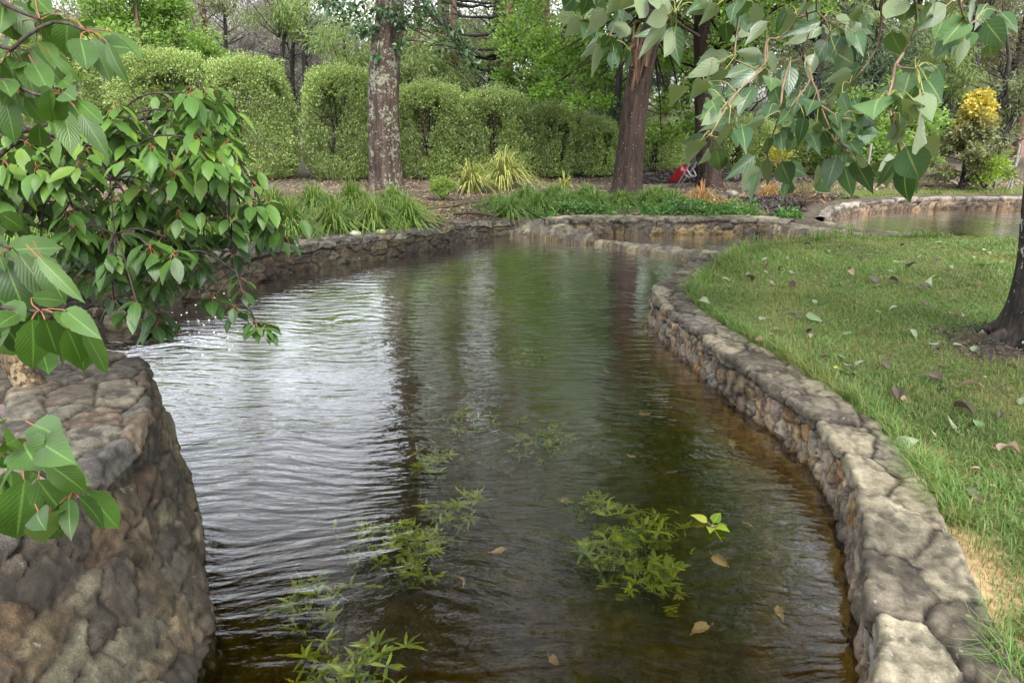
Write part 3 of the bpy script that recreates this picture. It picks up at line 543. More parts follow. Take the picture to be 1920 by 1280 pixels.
HEDGE = [ # px centre, py base, px width, py top, label
 (95, 336, 170, 60, 'clipped pale green shrub at the left end of the hedge, behind the cherry leaves'),
 (300, 334, 172, 84, 'tall clipped shrub directly above the cherry branches, with a dark hollow near its top'),
 (462, 333, 160, 100, 'clipped hedge shrub left of the gap of bare leaf litter, dark stems down its middle'),
 (635, 340, 130, 118, 'clipped hedge shrub immediately left of the lichen spotted trunk'),
 (802, 340, 122, 152, 'clipped hedge shrub immediately right of the lichen spotted trunk, thin fan of dark stems'),
 (925, 338, 136, 166, 'clipped hedge shrub rising behind the big striped flax'),
 (1030, 334, 104, 198, 'low clipped hedge shrub right of the striped flax'),
 (1112, 334, 92, 226, 'small dull green hedge shrub left of the leaning brown trunk'),
 (1243, 338, 92, 236, 'small airy hedge shrub between the leaning trunk and the red wheelbarrow'),
 (1400, 338, 120, 228, 'yellow green hedge shrub behind the poplar leaves, right of the red wheelbarrow'),
 (1520, 338, 120, 240, 'yellow green hedge shrub low behind the hanging poplar leaves, farthest right in the hedge')]
for i, (px, pb, pw, pt, lab) in enumerate(HEDGE):
    D0 = 17.6 + i * .17 + (0.6 if i == 0 else 0); g = at(px, pb, D0); zb = float(terr(np.array([[g[0], D0]]))[0]); top = at(px, pt, D0)[2]; w = pw / FPX * D0 * (1.0 if i in (2, 3) else 1.12)
    hmb, htb = hedge_variant(100 + i, w, top - zb, 1.5 + .1 * (i % 3)); root = empty('hedge_shrub', (g[0], D0 + .7, zb - .02), lab, 'shrub', 'clipped shrubs of the hedge')
    hmb.build('crown', M_hedge, root, False); htb.build('stems', M_twig, root)
# ---------------------------------------------------------------- strappy clumps
def clump(n_, h, sp, w, seed, segs=5, up=.0, droop=.75, rad=.1):
    r = np.random.default_rng(seed); az = r.uniform(0, 6.283, n_); q = r.random(n_) ** .6; C = np.column_stack([np.cos(az) * rad * q, np.sin(az) * rad * q, np.zeros(n_)])
    H = h * (1.05 - .55 * q ** 2) * r.uniform(.7, 1.1, n_); ln = sp * (q * 1.05 + .15) * r.uniform(.6, 1.2, n_); mb = MB(); mb.add(*blades(C, az + r.normal(0, .3, n_), H, ln, w * r.uniform(.7, 1.2, n_), segs, r, droop)); return mb
M_flax = leafmat('striped_flax', [(.42, .42, .13), (.22, .30, .07), (.50, .46, .20), (.15, .24, .06), (.45, .36, .14), (.30, .36, .10)], trans=.25, noise=3)
M_lir = leafmat('strap_leaf', [(.15, .24, .045), (.20, .29, .06), (.11, .19, .04), (.28, .35, .10), (.09, .15, .04)], trans=.3, noise=2.5, rough=.4)
M_lird = leafmat('dark_strap_leaf', [(.085, .155, .035), (.12, .20, .045), (.06, .115, .03), (.17, .24, .07)], trans=.3, noise=2.5, rough=.4)
M_sedge = leafmat('orange_sedge', [(.42, .20, .09), (.50, .27, .14), (.33, .17, .07), (.38, .28, .12), (.24, .22, .08)], trans=.25, noise=3)
def put_clump(name, px, py, mb_args, mat, label, cat, group=None, z=.27, part='leaves'):
    g = ground_at(px, py, z); g[2] = float(terr(g[None, :2])[0]) - .02; root = clump(**mb_args).build(name, mat, None, False); root.location = g; return tag(root, label, cat, group)
put_clump('flax_plant', 945, 352, dict(n_=300, h=1.0, sp=1.0, w=.036, seed=1, rad=.16), M_flax, 'largest yellow and green striped flax, arching up in front of the hedge', 'flax', 'striped flax plants')
put_clump('flax_plant', 884, 360, dict(n_=230, h=.76, sp=.75, w=.032, seed=2, rad=.13), M_flax, 'middle sized striped flax left of the largest one, with drooping dead tips', 'flax', 'striped flax plants')
put_clump('flax_plant', 1058, 358, dict(n_=60, h=.5, sp=.35, w=.028, seed=3, rad=.1), M_flax, 'smallest sparse striped flax at the right of the others', 'flax', 'striped flax plants')
put_clump('sedge_plant', 1316, 382, dict(n_=150, h=.52, sp=.5, w=.016, seed=4, rad=.14), M_sedge, 'orange sedge tuft in front of the dark trunk beside the wheelbarrow', 'sedge', 'orange sedges')
put_clump('sedge_plant', 1440, 372, dict(n_=150, h=.42, sp=.42, w=.015, seed=5, rad=.14), M_sedge, 'paler orange sedge tuft below the hanging poplar leaves', 'sedge', 'orange sedges')
LEFTB = [(470, 432, .55, 'strappy green clump in the left bed, half hidden by the cherry leaf tips'), (548, 437, .62, 'bright strappy clump at front left of the left bed'), (628, 434, .62, 'bright strappy clump second from the left along the front of the left bed'), (700, 428, .62, 'strappy clump in front of the lichen spotted trunk, beside the wall'), (765, 424, .56, 'darker strappy clump at the right end of the left bed'),
 (515, 402, .6, 'strappy clump at the back left of the left bed'), (590, 398, .62, 'strappy clump at the back middle of the left bed'), (662, 394, .66, 'tallest strappy clump, left of the foot of the lichen spotted trunk'), (735, 392, .55, 'strappy clump at the right foot of the lichen spotted trunk'),
 (100, 440, .55, 'strappy clump low among cherry branches, second from left'), (30, 446, .55, 'strappy clump at the far left edge, beneath the cherry'), (190, 430, .5, 'strappy clump behind the middle of the cherry leaves'), (300, 440, .5, 'strappy clump behind the lower cherry leaves, above the stone wall'), (390, 440, .52, 'strappy clump between the cherry leaf tips')]
for i, (px, py, h, lab) in enumerate(LEFTB):
    z0 = .27 if px > 420 else .42
    put_clump('lily_turf', px, py, dict(n_=380, h=h * 1.0, sp=.62, w=.02, seed=20 + i, rad=.17), M_lir, lab, 'strappy plant', 'strappy green clumps in the left bed', z0)
RB = [(955, 402, .4), (1005, 396, .42), (1060, 392, .42), (1115, 388, .4), (1165, 384, .36), (1215, 385, .4), (1262, 386, .38), (985, 380, .4), (1040, 374, .38), (1100, 372, .36), (1235, 372, .34), (1290, 398, .28), (935, 390, .35)]
RL = ['front left, over the wall tip', 'second from the left along the front', 'in the middle of the front row', 'left of the leaning trunk, in the front row', 'at the foot of the leaning trunk', 'immediately right of the leaning trunk', 'left of the orange sedge', 'at the back left', 'behind the middle of the bed', 'behind, left of the leaning trunk', 'behind, right of the leaning trunk', 'in front of the orange sedge', 'at the far left end']
for i, (px, py, h) in enumerate(RB):
    put_clump('lily_turf', px, py, dict(n_=330, h=h * 1.1, sp=.55, w=.017, seed=60 + i, rad=.2), M_lird, 'dark strappy clump of the right bed, ' + RL[i], 'strappy plant', 'dark strappy clumps in the right bed')
# ground cover of round leaves along the upper wall
M_ivy = leafmat('ivy_leaf', [(.06, .14, .035), (.085, .19, .045), (.045, .10, .03), (.14, .25, .06)], trans=.3, rough=.4)
r = np.random.default_rng(5); q = np.column_stack([r.uniform(.3, 4.9, 16000), 12.12 + r.random(16000) ** 1.3 * 1.1]); q = q[fbm(q[:, 0] * 1.6, q[:, 1] * 2.2) > .40 + .25 * (q[:, 1] - 12.3)]
C = np.column_stack([q, terr(q) + r.uniform(.0, .22, len(q)) * fbm(q[:, 0] * 4, q[:, 1] * 4) * 1.5 * np.clip((q[:, 1] - 12.0) * 3, .3, 1)]); mb = MB(); mb.add(*rhombs(C, r.normal(size=(len(q), 3)) + [0, -.5, 0], norm(r.normal(size=(len(q), 3)) * .5 + [0, -.3, 1]), r.uniform(.04, .08, len(q)), .05))
tag(mb.build('ground_cover', M_ivy, smooth=False), 'round leaved green ground cover trailing along the top of the upper pool wall', 'ground cover', kind='stuff')
# low weeds, litter on the soil
M_litter = leafmat('dry_leaf', [(.24, .17, .11), (.14, .09, .06), (.34, .26, .18), (.10, .07, .055), (.42, .35, .26), (.20, .12, .07)], trans=.1, rough=.7, spec=.2)
def litter(poly, dens, L, label, mat=M_litter, seed=1, name='leaf_litter', zoff=.012, cat='leaf litter', thin=.3):
    r = np.random.default_rng(seed); q = scatter(poly, dens, r); d = np.minimum(np.minimum(sdist(main_poly, q[:, 0], q[:, 1]), sdist(pool_poly, q[:, 0], q[:, 1])), sdist(far_poly, q[:, 0], q[:, 1])); q = q[(d > .45) & (fbm(q[:, 0] * 1.4, q[:, 1] * 1.4) > thin)]
    k = len(q); C = np.column_stack([q, terr(q) + zoff + r.uniform(0, .03, k)]); l = L * r.uniform(.5, 1.5, k); mb = MB(); mb.add(*rhombs(C, np.column_stack([r.normal(size=(k, 2)), r.normal(0, .25, k)]), norm(r.normal(size=(k, 3)) * .45 + [0, 0, 1]), l, l * r.uniform(.25, .6, k), .15)); return tag(mb.build(name, mat, smooth=False), label, cat, kind='stuff')
litter([(-9, 9), (-2.9, 9.8), (-.5, 12.2), (6, 12.4), (8, 17), (9, 18.5), (-12, 19.5)], 260, .06, 'brown and grey leaf litter over the garden beds below the hedge')
litter([(-1.7, 10.9), (-.4, 12.1), (.5, 12.3), (.2, 14.2), (-2.0, 14.2), (-2.4, 12)], 700, .07, 'thick dry leaf litter at the head of the pond', seed=2)
litter([(-2.3, 1.0), (-2.3, 3.4), (-4, 3.9), (-6, 3.4), (-5, 0.6)], 900, .045, 'dark red brown leaf litter in the bed behind the near wall', leafmat('red_litter', [(.10, .05, .04), (.06, .04, .035), (.16, .08, .05), (.20, .12, .07), (.09, .07, .06)], trans=.05, rough=.6), seed=3)
M_mulch = leafmat('dark_mulch', [(.055, .042, .045), (.09, .07, .065), (.035, .028, .03), (.14, .11, .10)], trans=.0, rough=.8)
litter([(2.9, 17.4), (7.6, 17.6), (8, 19.4), (2.8, 19.4)], 900, .10, 'heap of dark twiggy mulch around the red wheelbarrow', M_mulch, 6, 'mulch_pile', .02, 'mulch', .0)
litter([(4.5, 12.4), (5.9, 13.0), (7.3, 14.9), (6.4, 15.6), (4.6, 14.6)], 900, .09, 'dark purple brown twig mulch sloping to the far pond', M_mulch, 7, 'mulch_pile', .03, 'mulch', .0)
litter([(5.5, 12.9), (6.2, 14.0), (7.2, 14.75), (6.6, 15.3), (5.5, 14.2)], 500, .09, 'orange brown dry fronds above the far pond edge', leafmat('orange_litter', [(.36, .18, .09), (.22, .11, .06), (.12, .07, .05), (.42, .26, .15)], trans=.05, rough=.7), 8)
litter([(7, 16.3), (16, 17.2), (16, 18.5), (7, 18)], 220, .09, 'pink brown leaf litter beyond the far strip of lawn', leafmat('pink_litter', [(.30, .20, .16), (.22, .15, .12), (.36, .26, .20)], trans=.05, rough=.7), 9)
M_weed = leafmat('weed_leaf', [(.12, .19, .06), (.17, .25, .08), (.09, .14, .05)], trans=.3)
litter([(-2.6, 11.0), (-.4, 12.6), (1.2, 12.8), (1.2, 15.4), (-3.2, 14.5)], 420, .06, 'sparse low green weeds in the litter at the head of the pond', M_weed, 10, 'low_weeds', .01, 'weeds', .5)
litter([(-6, 8.3), (-3.3, 8.8), (-2.4, 10.2), (-1.1, 11.4), (-2.0, 12.4), (-5, 11.5)], 700, .04, 'small grey green creeping weeds along the top of the left wall', leafmat('grey_weed', [(.12, .15, .10), (.17, .20, .13), (.10, .10, .07)], trans=.2), 11, 'low_weeds', .03, 'weeds', .4)
litter([(1.2, 12.6), (4.8, 12.4), (5.4, 14.6), (3, 15.2), (1, 15)], 520, .05, 'short weedy grass between the right bed and the mulch', M_weed, 12, 'low_weeds', .02, 'weeds', .35)
litter([(2.3, 1), (2.4, 3), (2.5, 5), (2.3, 7), (4, 9.3), (8, 9.6), (9, 3), (5, 1)], 260, .018, 'small clover and broad leaved weeds scattered through the lawn', leafmat('clover_leaf', [(.09, .19, .05), (.13, .24, .06), (.07, .15, .05)], trans=.3, rough=.4), 15, 'clover', .022, 'clover', .52)
litter([(3.3, 4.8), (4.3, 4.8), (4.5, 5.6), (3.4, 5.6)], 1400, .035, 'dark bark mulch round the foot of the right edge trunk', M_mulch, 19, 'mulch_ring', .015, 'mulch', .2)
litter([(2.0, 1), (2.1, 3), (2.2, 5), (2.1, 7), (4, 9.5), (8, 9.8), (9, 3), (5, 1)], 60, .028, 'crumbs of dead brown leaf and twig between the lawn grass blades', M_litter, 16, 'lawn_litter', .02, 'leaf crumbs', .4)
# ---------------------------------------------------------------- trunks in the middle distance
M_popl = barkmat('lichen_bark', (.062, .042, .034), (.12, .085, .068), 9, .13, lichen=[((.22, .23, .165), 13, .658), ((.26, .25, .19), 34, .695)], bump=.06)
M_brown = barkmat('brown_bark', (.038, .025, .020), (.075, .048, .038), 12, .14, spots=((.30, .28, .24), 15), bump=.04)
M_torn = barkmat('torn_wood', (.10, .058, .038), (.21, .13, .085), 10, .1, bump=.03)
M_dark = barkmat('dark_bark', (.030, .025, .022), (.075, .06, .052), 14, .3, lichen=[((.40, .42, .36), 14, .69)], bump=.02)
M_gum = barkmat('gum_bark', (.15, .085, .065), (.26, .17, .13), 5, .1, bump=.03)
M_black = barkmat('charred_bark', (.030, .027, .027), (.07, .06, .055), 6, .15, bump=.03)
M_darkleaf = leafmat('poplar_far_leaf', [(.05, .10, .04), (.07, .14, .055), (.035, .075, .035), (.10, .17, .08)], trans=.25, rough=.35, spec=.6)
def path_at(D, pts): return [at(px, py, D + dd) for px, py, dd in pts]
def trunk_tree(name, pxpts, D, rads, mat, label, n=30, upz=9, up=(0, 0), seed=0, flare=.25):
    pts = path_at(D, pxpts); pts[0][2] = float(terr(np.array([[pts[0][0], pts[0][1]]]))[0]) - .08
    last = pts[-1]; d = norm(np.array(last) - np.array(pts[0])); end = last + np.array([up[0], up[1], upz - last[2]]); pts.append((last + end) / 2 + np.array([0, 0, 0])); pts.append(end)
    rads = list(rads) + [rads[-1] * .75, rads[-1] * .35]; b0 = pts[0].copy(); root = empty(name, b0, label, 'tree'); P = [p - b0 for p in pts]
    mb = MB(); mb.add(*trunk_mesh(None, P, rads, seed, n, flare=flare, rough=.11)); return root, mb, P, b0
root, tb, P, b0 = trunk_tree('poplar_tree', [(726, 356, 0), (722, 300, 0), (719, 180, 0), (726, 60, 0), (730, 0, 0)], 16.5, [.37, .355, .35, .31, .29], M_popl, 'large straight tree with brown bark covered in pale lichen patches', 40, 16)
r = np.random.default_rng(31); cm = MB()
for i in range(46):
    zc = r.uniform(6.6, 15.5); a = r.uniform(0, 6.28); q_ = r.uniform(.4, 2.1) * min(1, (zc - 5.6) / 3); c = np.array([P[-1][0] * .5 + math.cos(a) * q_, math.sin(a) * q_, zc]); limb(tb, [P[-2][0], P[-2][1], zc - r.uniform(.8, 1.6)], c, .05, .012, r, n=6)
    shell_leaves(cm, [c + [0, 0, .2]], (.7, .7, .55), 260, .13, .75, r, droop=.7)
for px, py, dd, rx, k in [(655, 10, .1, .35, 70), (672, 50, -.2, .28, 50), (620, 5, .3, .3, 45), (640, 35, .4, .2, 26), (695, 60, -.3, .15, 22), (752, 40, -.45, .14, 34), (752, 85, -.42, .12, 28), (706, 105, -.45, .09, 16), (778, 30, .1, .25, 30), (810, 10, .2, .3, 40), (735, 15, -.4, .3, 50), (705, 28, -.35, .25, 40), (845, 62, .4, .35, 60), (868, 92, .3, .22, 40), (884, 118, .3, .14, 26), (830, 85, .3, .2, 24)]:
    c = at(px, py, 16.5 + dd) - b0; shell_leaves(cm, [c], (rx, rx * .8, rx * .8), k, .14, .75, r, droop=.9, shell=.2); limb(tb, [P[3][0], P[3][1], c[2] + r.uniform(.2, .8)], c, .03, .008, r, sag=.1, n=6, sides=5)
tb.build('trunk', M_popl, root); cm.build('crown', M_darkleaf, root, False)
# leaning brown tree with a torn limb
root, tb, P, b0 = trunk_tree('maple_tree', [(1174, 372, 0), (1180, 300, 0), (1190, 200, 0), (1207, 110, 0), (1228, 40, 0), (1240, 0, 0)], 15.6, [.33, .29, .265, .24, .21, .2], M_brown, 'leaning dark brown tree speckled with white, with a torn limb stub at its fork', 36, 12, (1.8, -.5), 5)
M_maple = leafmat('maple_leaf', [(.15, .27, .04), (.20, .34, .06), (.11, .20, .035), (.26, .38, .08), (.08, .15, .04)], trans=.42, rough=.45)
r = np.random.default_rng(32); cm = MB()
for i in range(90):
    a = r.uniform(0, 6.28); rr_ = r.uniform(.6, 3.7); zc = r.uniform(4.4, 13.5); c = np.array([1.2 + math.cos(a) * rr_, math.sin(a) * rr_ + .6, zc]); limb(tb, [P[-2][0] * .9, P[-2][1] * .8, min(zc - 1.2, 9)], c, .035, .01, r, n=7); shell_leaves(cm, [c], (.9, .9, .5), 330, .10, .8, r, up=.1, droop=.2)
for px, py, dd, rx, k in [(1070, 95, 2.2, .5, 330), (1020, 110, 2.4, .35, 180), (1110, 130, 1.8, .5, 330), (1040, 165, 2.2, .42, 240), (1090, 190, 1.9, .45, 260), (1010, 175, 2.3, .3, 130), (1140, 90, 1.6, .5, 300), (1130, 190, 1.6, .35, 200), (1080, 45, 2, .6, 320), (1140, 30, 1.8, .6, 320), (1260, 190, 1.6, .5, 300), (1240, 250, 1.8, .45, 240), (1290, 240, 1.8, .4, 180), (1250, 110, 1.8, .55, 300), (1300, 160, 1.8, .5, 260), (1260, 40, 1.7, .6, 260), (1320, 60, 1.7, .6, 260)]:
    c = at(px, py, 15.6 + dd) - b0; shell_leaves(cm, [c], (rx, rx, rx * .6), k, .10, .8, r, up=.1, droop=.25, shell=.1); limb(tb, [P[4][0], P[4][1] + .1, P[4][2] + r.uniform(-.6, .5)], c, .035, .008, r, n=7, sides=5)
tb.build('trunk', M_brown, root); cm.build('crown', M_maple, root, False)
sb = MB(); c0 = at(1196, 120, 15.35) - b0
for i in range(16):
    a = r.uniform(0, 6.28); q = np.array([math.cos(a) * .13, math.sin(a) * .1, 0]); limb(sb, c0 + q + [r.uniform(-.02, .1), 0, -.05], c0 + q * 1.3 + [r.uniform(.05, .22), 0, r.uniform(.5, .82)], .06, .012, r, n=6, sides=5, wob=.05)
for i in range(9): limb(sb, c0 + [r.uniform(-.15, .12), -.12, .1 + r.uniform(0, .3)], c0 + [r.uniform(-.14, .06), -.14, -.55 + r.uniform(0, .3)], .05, .01, r, n=5, sides=5)
limb(sb, c0 + [-.12, -.1, .35], c0 + [-.36, -.15, .02], .05, .008, r, n=4, sides=5)
sb.build('torn_limb', M_torn, root)
root, tb, P, b0 = trunk_tree('oak_tree', [(1330, 350, 0), (1326, 300, 0), (1322, 240, 0), (1318, 120, 0), (1320, 0, 0)], 17.0, [.28, .24, .22, .2, .18], M_brown, 'dark tree trunk hidden behind the poplar leaves, right of the red wheelbarrow', 28, 12, (.3, .5), 8)
cm = MB(); r = np.random.default_rng(33)
for i in range(70): a = r.uniform(0, 6.28); q = r.uniform(.4, 3.4); c = np.array([math.cos(a) * q, math.sin(a) * q, r.uniform(3.2, 12.5)]); limb(tb, [0, .3, min(c[2] - .9, 9)], c, .04, .01, r, n=6); shell_leaves(cm, [c], (.9, .9, .5), 300, .11, .7, r, droop=.3)
tb.build('trunk', M_brown, root); cm.build('crown', M_maple, root, False)
# ---------------------------------------------------------------- trees beyond the hedge
KM = {'gum': leafmat('gum_leaf', [(.15, .19, .09), (.20, .24, .12), (.11, .14, .07), (.25, .27, .15), (.19, .19, .11)], trans=.3, noise=.5),
 'willow': leafmat('willow_leaf', [(.17, .24, .08), (.24, .32, .11), (.12, .18, .06), (.31, .38, .16)], trans=.35, noise=.6),
 'bright': leafmat('bright_leaf', [(.15, .26, .06), (.21, .33, .08), (.11, .19, .05), (.27, .38, .12)], trans=.4, noise=.6),
 'dark': leafmat('casuarina_leaf', [(.05, .085, .04), (.075, .12, .055), (.035, .06, .035), (.10, .15, .08)], trans=.2, noise=.6),
 'brown': leafmat('brown_gum_leaf', [(.17, .15, .10), (.22, .20, .14), (.13, .12, .085), (.20, .22, .13), (.26, .23, .19)], trans=.3, noise=.4),
 'bare': leafmat('purple_twig', [(.17, .14, .14), (.13, .10, .105), (.22, .19, .19)], trans=.1, noise=.4),
 'blue': leafmat('blue_gum_leaf', [(.16, .20, .16), (.20, .25, .20), (.13, .16, .13)], trans=.3, noise=.4)}
SH = {'gum': (.17, .2, .9), 'willow': (.17, .16, 1.2), 'bright': (.13, .6, .2), 'dark': (.19, .13, .8), 'brown': (.16, .22, .7), 'bare': (.34, .05, -.3), 'blue': (.2, .22, .8)}
_tc = {}
def forest_tree(name, px, D, h, cr, cb, kind, label, bark, tr=.14, seed=0, nl=520, nc=None, lean=0, group='trees beyond the hedge'):
    x = at(px, 300, D)[0]; z = float(terr(np.array([[x, D]]))[0]) - .05
    r = np.random.default_rng(1000 + seed); tb = MB(); cm = MB(); root = empty(name, (x, D, z), label, 'tree', group)
    top = np.array([lean * h, 0, h]); tb.add(*trunk_mesh(None, [[0, 0, 0], top * [.35, 1, .35] + r.normal(0, .15, 3) * [1, 1, 0], top * .7 + r.normal(0, .2, 3) * [1, 1, 0], top], [tr, tr * .8, tr * .55, tr * .15], seed, 12, seg=.5))
    nc = nc or int(9 + 7 * cr * (h - cb) / 6); L, W, dr = SH[kind]
    for i in range(nc):
        zc = cb + (h - cb) * ((i + r.random()) / nc); a = r.uniform(0, 6.283); fr_ = math.sin(math.pi * min(.97, max(.12, (zc - cb) / (h - cb) * .85 + .12))) ** .6; q = cr * fr_ * r.uniform(.25, 1.0); c = np.array([lean * zc + math.cos(a) * q, math.sin(a) * q, zc])
        limb(tb, [lean * (zc * .8), 0, max(.5, zc - r.uniform(.5, 1.4))], c, .012 + tr * .14, .008, r, n=6, sides=5, wob=.15)
        s = r.uniform(.6, 1.1) * (cr / 2.2) ** .5; shell_leaves(cm, [c], (s, s, s * .62), nl, L, W, r, droop=dr, shell=.1)
    tb.build('trunk', bark, root); cm.build('crown', KM[kind], root, False); return root
FT = [ # name, px, D, h, crown r, crown base, kind, label, bark, trunk r
 ('wattle_tree', 40, 24, 6.4, 2.2, 2.2, 'gum', 'olive green tree above the left end of the hedge, behind the near cherry leaves', M_gum, .12),
 ('wattle_tree', 200, 23, 5.6, 2.0, 2.0, 'gum', 'fine leaved olive tree over the second hedge shrub', M_gum, .12),
 ('ash_tree', 300, 21.5, 4.9, 1.7, 2.0, 'bright', 'yellow green leafy tree left of the reddish gum trunk', M_gum, .10),
 ('ash_tree', 372, 22.5, 4.6, 1.3, 2.4, 'bright', 'smaller yellow green tree touching the reddish gum trunk', M_gum, .09),
 ('gum_tree', 411, 27, 8.0, 1.2, 4.4, 'gum', 'gum with a forked thin reddish trunk over the third hedge shrub', M_gum, .13),
 ('bare_tree', 450, 34, 7.0, 3.0, 1.5, 'bare', 'leafless purple grey tree seen in the gap above the hedge', M_black, .12),
 ('bare_tree', 560, 36, 7.6, 3.0, 1.5, 'bare', 'leafless grey tree left of the drooping willow', M_black, .12),
 ('willow_tree', 545, 26, 5.6, 1.5, 3.9, 'willow', 'pale feathery tree whose bare bough slants up to the left', M_black, .09),
 ('blue_gum', 590, 33, 8.0, 1.8, 3.5, 'blue', 'blue grey gum rising above the fourth hedge shrub', M_black, .14),
 ('willow_tree', 660, 22, 3.9, 1.7, 1.6, 'willow', 'pale green willow behind the lichen spotted trunk, on its left', M_gum, .1),
 ('willow_tree', 770, 22.5, 4.0, 1.5, 1.6, 'willow', 'pale green willow behind the lichen spotted trunk, on its right', M_gum, .1),
 ('gum_tree', 795, 33, 12, 2.4, 6.2, 'gum', 'tall gum high above the fifth hedge shrub', M_gum, .15),
 ('willow_tree', 860, 25, 3.9, 1.7, 1.5, 'willow', 'low willow in front of the two thin pine trunks', M_gum, .1),
 ('gum_tree', 920, 30, 9, 2.8, 3.0, 'gum', 'olive gum behind the dark bare pine limbs', M_black, .15),
 ('gum_tree', 1010, 34, 15, 3.2, 5, 'gum', 'tallest gum, above and behind the dark bare pine limbs', M_gum, .2),
 ('box_tree', 985, 21.5, 3.9, 1.3, .8, 'bright', 'light green bushy tree right of the pine limbs', M_gum, .09),
 ('box_tree', 1050, 24, 6.8, 2.1, 1.5, 'bright', 'light green tree rising above the maple leaves', M_gum, .12),
 ('casuarina_tree', 1140, 21, 6.5, 1.8, 1.2, 'dark', 'dark green tree behind the leaning trunk, on its left', M_black, .12),
 ('box_tree', 1235, 23, 8.0, 2.4, 1.0, 'bright', 'leafy green tree behind the leaning trunk, on its right', M_gum, .14),
 ('casuarina_tree', 1390, 22, 9.0, 2.2, 1.6, 'dark', 'dark casuarina behind the left part of the hanging poplar leaves', M_black, .15),
 ('casuarina_tree', 1500, 21, 8.5, 2.3, 1.2, 'dark', 'dark casuarina behind the middle of the hanging poplar leaves', M_black, .15),
 ('casuarina_tree', 1610, 21.5, 6.5, 1.8, 1.0, 'dark', 'dark casuarina behind the right part of the hanging poplar leaves', M_black, .15),
 ('wattle_tree', 1560, 27, 9.5, 2.8, 2.5, 'gum', 'olive tree filling the gap above the casuarinas', M_black, .15),
 ('box_tree', 1690, 19.5, 2.3, 1.3, .2, 'bright', 'low pale green bush left of the yellow topped tree', M_gum, .08),
 ('box_tree', 1600, 19.0, 1.9, 1.2, .2, 'bright', 'low feathery green bush under the hanging poplar leaves', M_gum, .08),
 ('willow_tree', 1745, 26, 4.4, 1.5, 1.8, 'willow', 'pale feathery tree above and left of the yellow topped tree', M_black, .1),
 ('gum_tree', 1762, 34, 12, 2.4, 3.5, 'brown', 'tall thin gum left of the charred trunk', M_black, .2),
 ('gum_tree', 1790, 29, 11, 2.2, 4.6, 'brown', 'gum with the thickest charred black trunk, over the yellow topped tree', M_black, .3),
 ('gum_tree', 1870, 33, 12, 3.0, 2.8, 'brown', 'grey brown gum standing over the dead curved bough', M_black, .22),
 ('gum_tree', 1905, 24, 10, 1.6, 5.5, 'brown', 'gum with a thin reddish trunk at the right edge of the picture', M_gum, .14),
 ('gum_tree', 1960, 29, 11, 3.0, 2.0, 'brown', 'grey brown gum just outside the right edge', M_black, .22),
 ('gum_tree', 1680, 38, 12, 2.2, 2.5, 'gum', 'distant gum below the bright gap of sky', M_black, .2),
 ('gum_tree', 842, 36, 19, 3.2, 8.5, 'gum', 'very tall gum whose crown stands above the two pines', M_gum, .22),
 ('gum_tree', 935, 31, 17, 3.4, 7.5, 'gum', 'very tall gum between the pines and the maple', M_gum, .22),
 ('gum_tree', 1030, 27, 16, 3.0, 7.5, 'gum', 'very tall gum close behind the maple leaves', M_gum, .2),
 ('casuarina_tree', 1880, 22, 2.4, 1.3, .4, 'gum', 'low grey green bush behind the wire fence', M_black, .08)]
for i, a in enumerate(FT): forest_tree(*a, seed=i)
# far wooded slope: one mass
r = np.random.default_rng(77); fb = MB()
for kind, nn_ in (('gum', 230), ('brown', 150), ('bare', 90), ('blue', 50)):
    L, W, dr = SH[kind]; mb = MB(); th = np.radians(r.uniform(-46, 46, nn_)); D = r.uniform(40, 58, nn_)
    if kind == 'brown': th = np.radians(r.uniform(18, 50, nn_))
    if kind == 'bare': th = np.radians(r.uniform(-32, 8, nn_))
    x = np.tan(th) * D; el = np.where(th < 0, 9.0, 11.5) * np.where((th > R(26)) & (th < R(29)), .55, 1.); zc = r.uniform(.6, 1, nn_) ** .8 * np.tan(np.radians(el)) * D * r.uniform(.15, 1, nn_) + 1.5
    shell_leaves(mb, np.column_stack([x, D, zc]), (2.2, 2.2, 1.5), 600, L * 1.8, W * 1.2, r, droop=dr, shell=.1)
    tag(mb.build('distant_woods', KM[kind], smooth=False), {'gum': 'far olive green woods behind all the trees', 'brown': 'far grey brown woods on the right', 'bare': 'far leafless purple grey woods on the left', 'blue': 'far blue grey crowns in the woods'}[kind], 'woods', kind='stuff')
# pines with bare dark limbs
def pine(px, D, h, tr, label, nl, side, seed, crown=True):
    x = at(px, 300, D)[0]; z = float(terr(np.array([[x, D]]))[0]) - .05; r = np.random.default_rng(seed); tb = MB(); root = empty('pine_tree', (x, D, z), label, 'tree', 'pines')
    tb.add(*trunk_mesh(None, [[0, 0, 0], [0, 0, h * .4], [.05, 0, h * .8], [0, 0, h]], [tr, tr * .9, tr * .6, tr * .3], seed, 14, seg=.4)); lb = tb; lb.use(1); cm = MB()
    for i in range(nl):
        z0 = r.uniform(2.2, h * .75); L = r.uniform(1.6, 3.6); s = side if r.random() < .85 else -side; e = np.array([s * L, r.normal(0, .8), z0 + L * r.uniform(.1, .75)]); p = limb(lb, [0, 0, z0 - .5], e, .055, .012, r, sag=-.22, n=11, wob=.16)
        for j in range(6):
            q = p[r.integers(3, 10)]; e2 = q + np.array([s * r.uniform(.3, 1.2), r.normal(0, .4), r.uniform(-.1, .9)]); limb(lb, q, e2, .018, .005, r, n=6, sides=4, wob=.2)
            if crown: shell_leaves(cm, [e2], (.45, .45, .3), 45, .2, .1, r, up=.2)
    tb.build('trunk', [M_gum, M_black], root); cm.build('crown', KM['dark'] if crown else KM['gum'], root, False)
pine(857, 26, 12, .13, 'pine with a reddish upper trunk and bare dark limbs sweeping right', 9, 1, 3)
pine(833, 29, 12, .12, 'thinner pine just left of the one with sweeping limbs', 5, -1, 4)
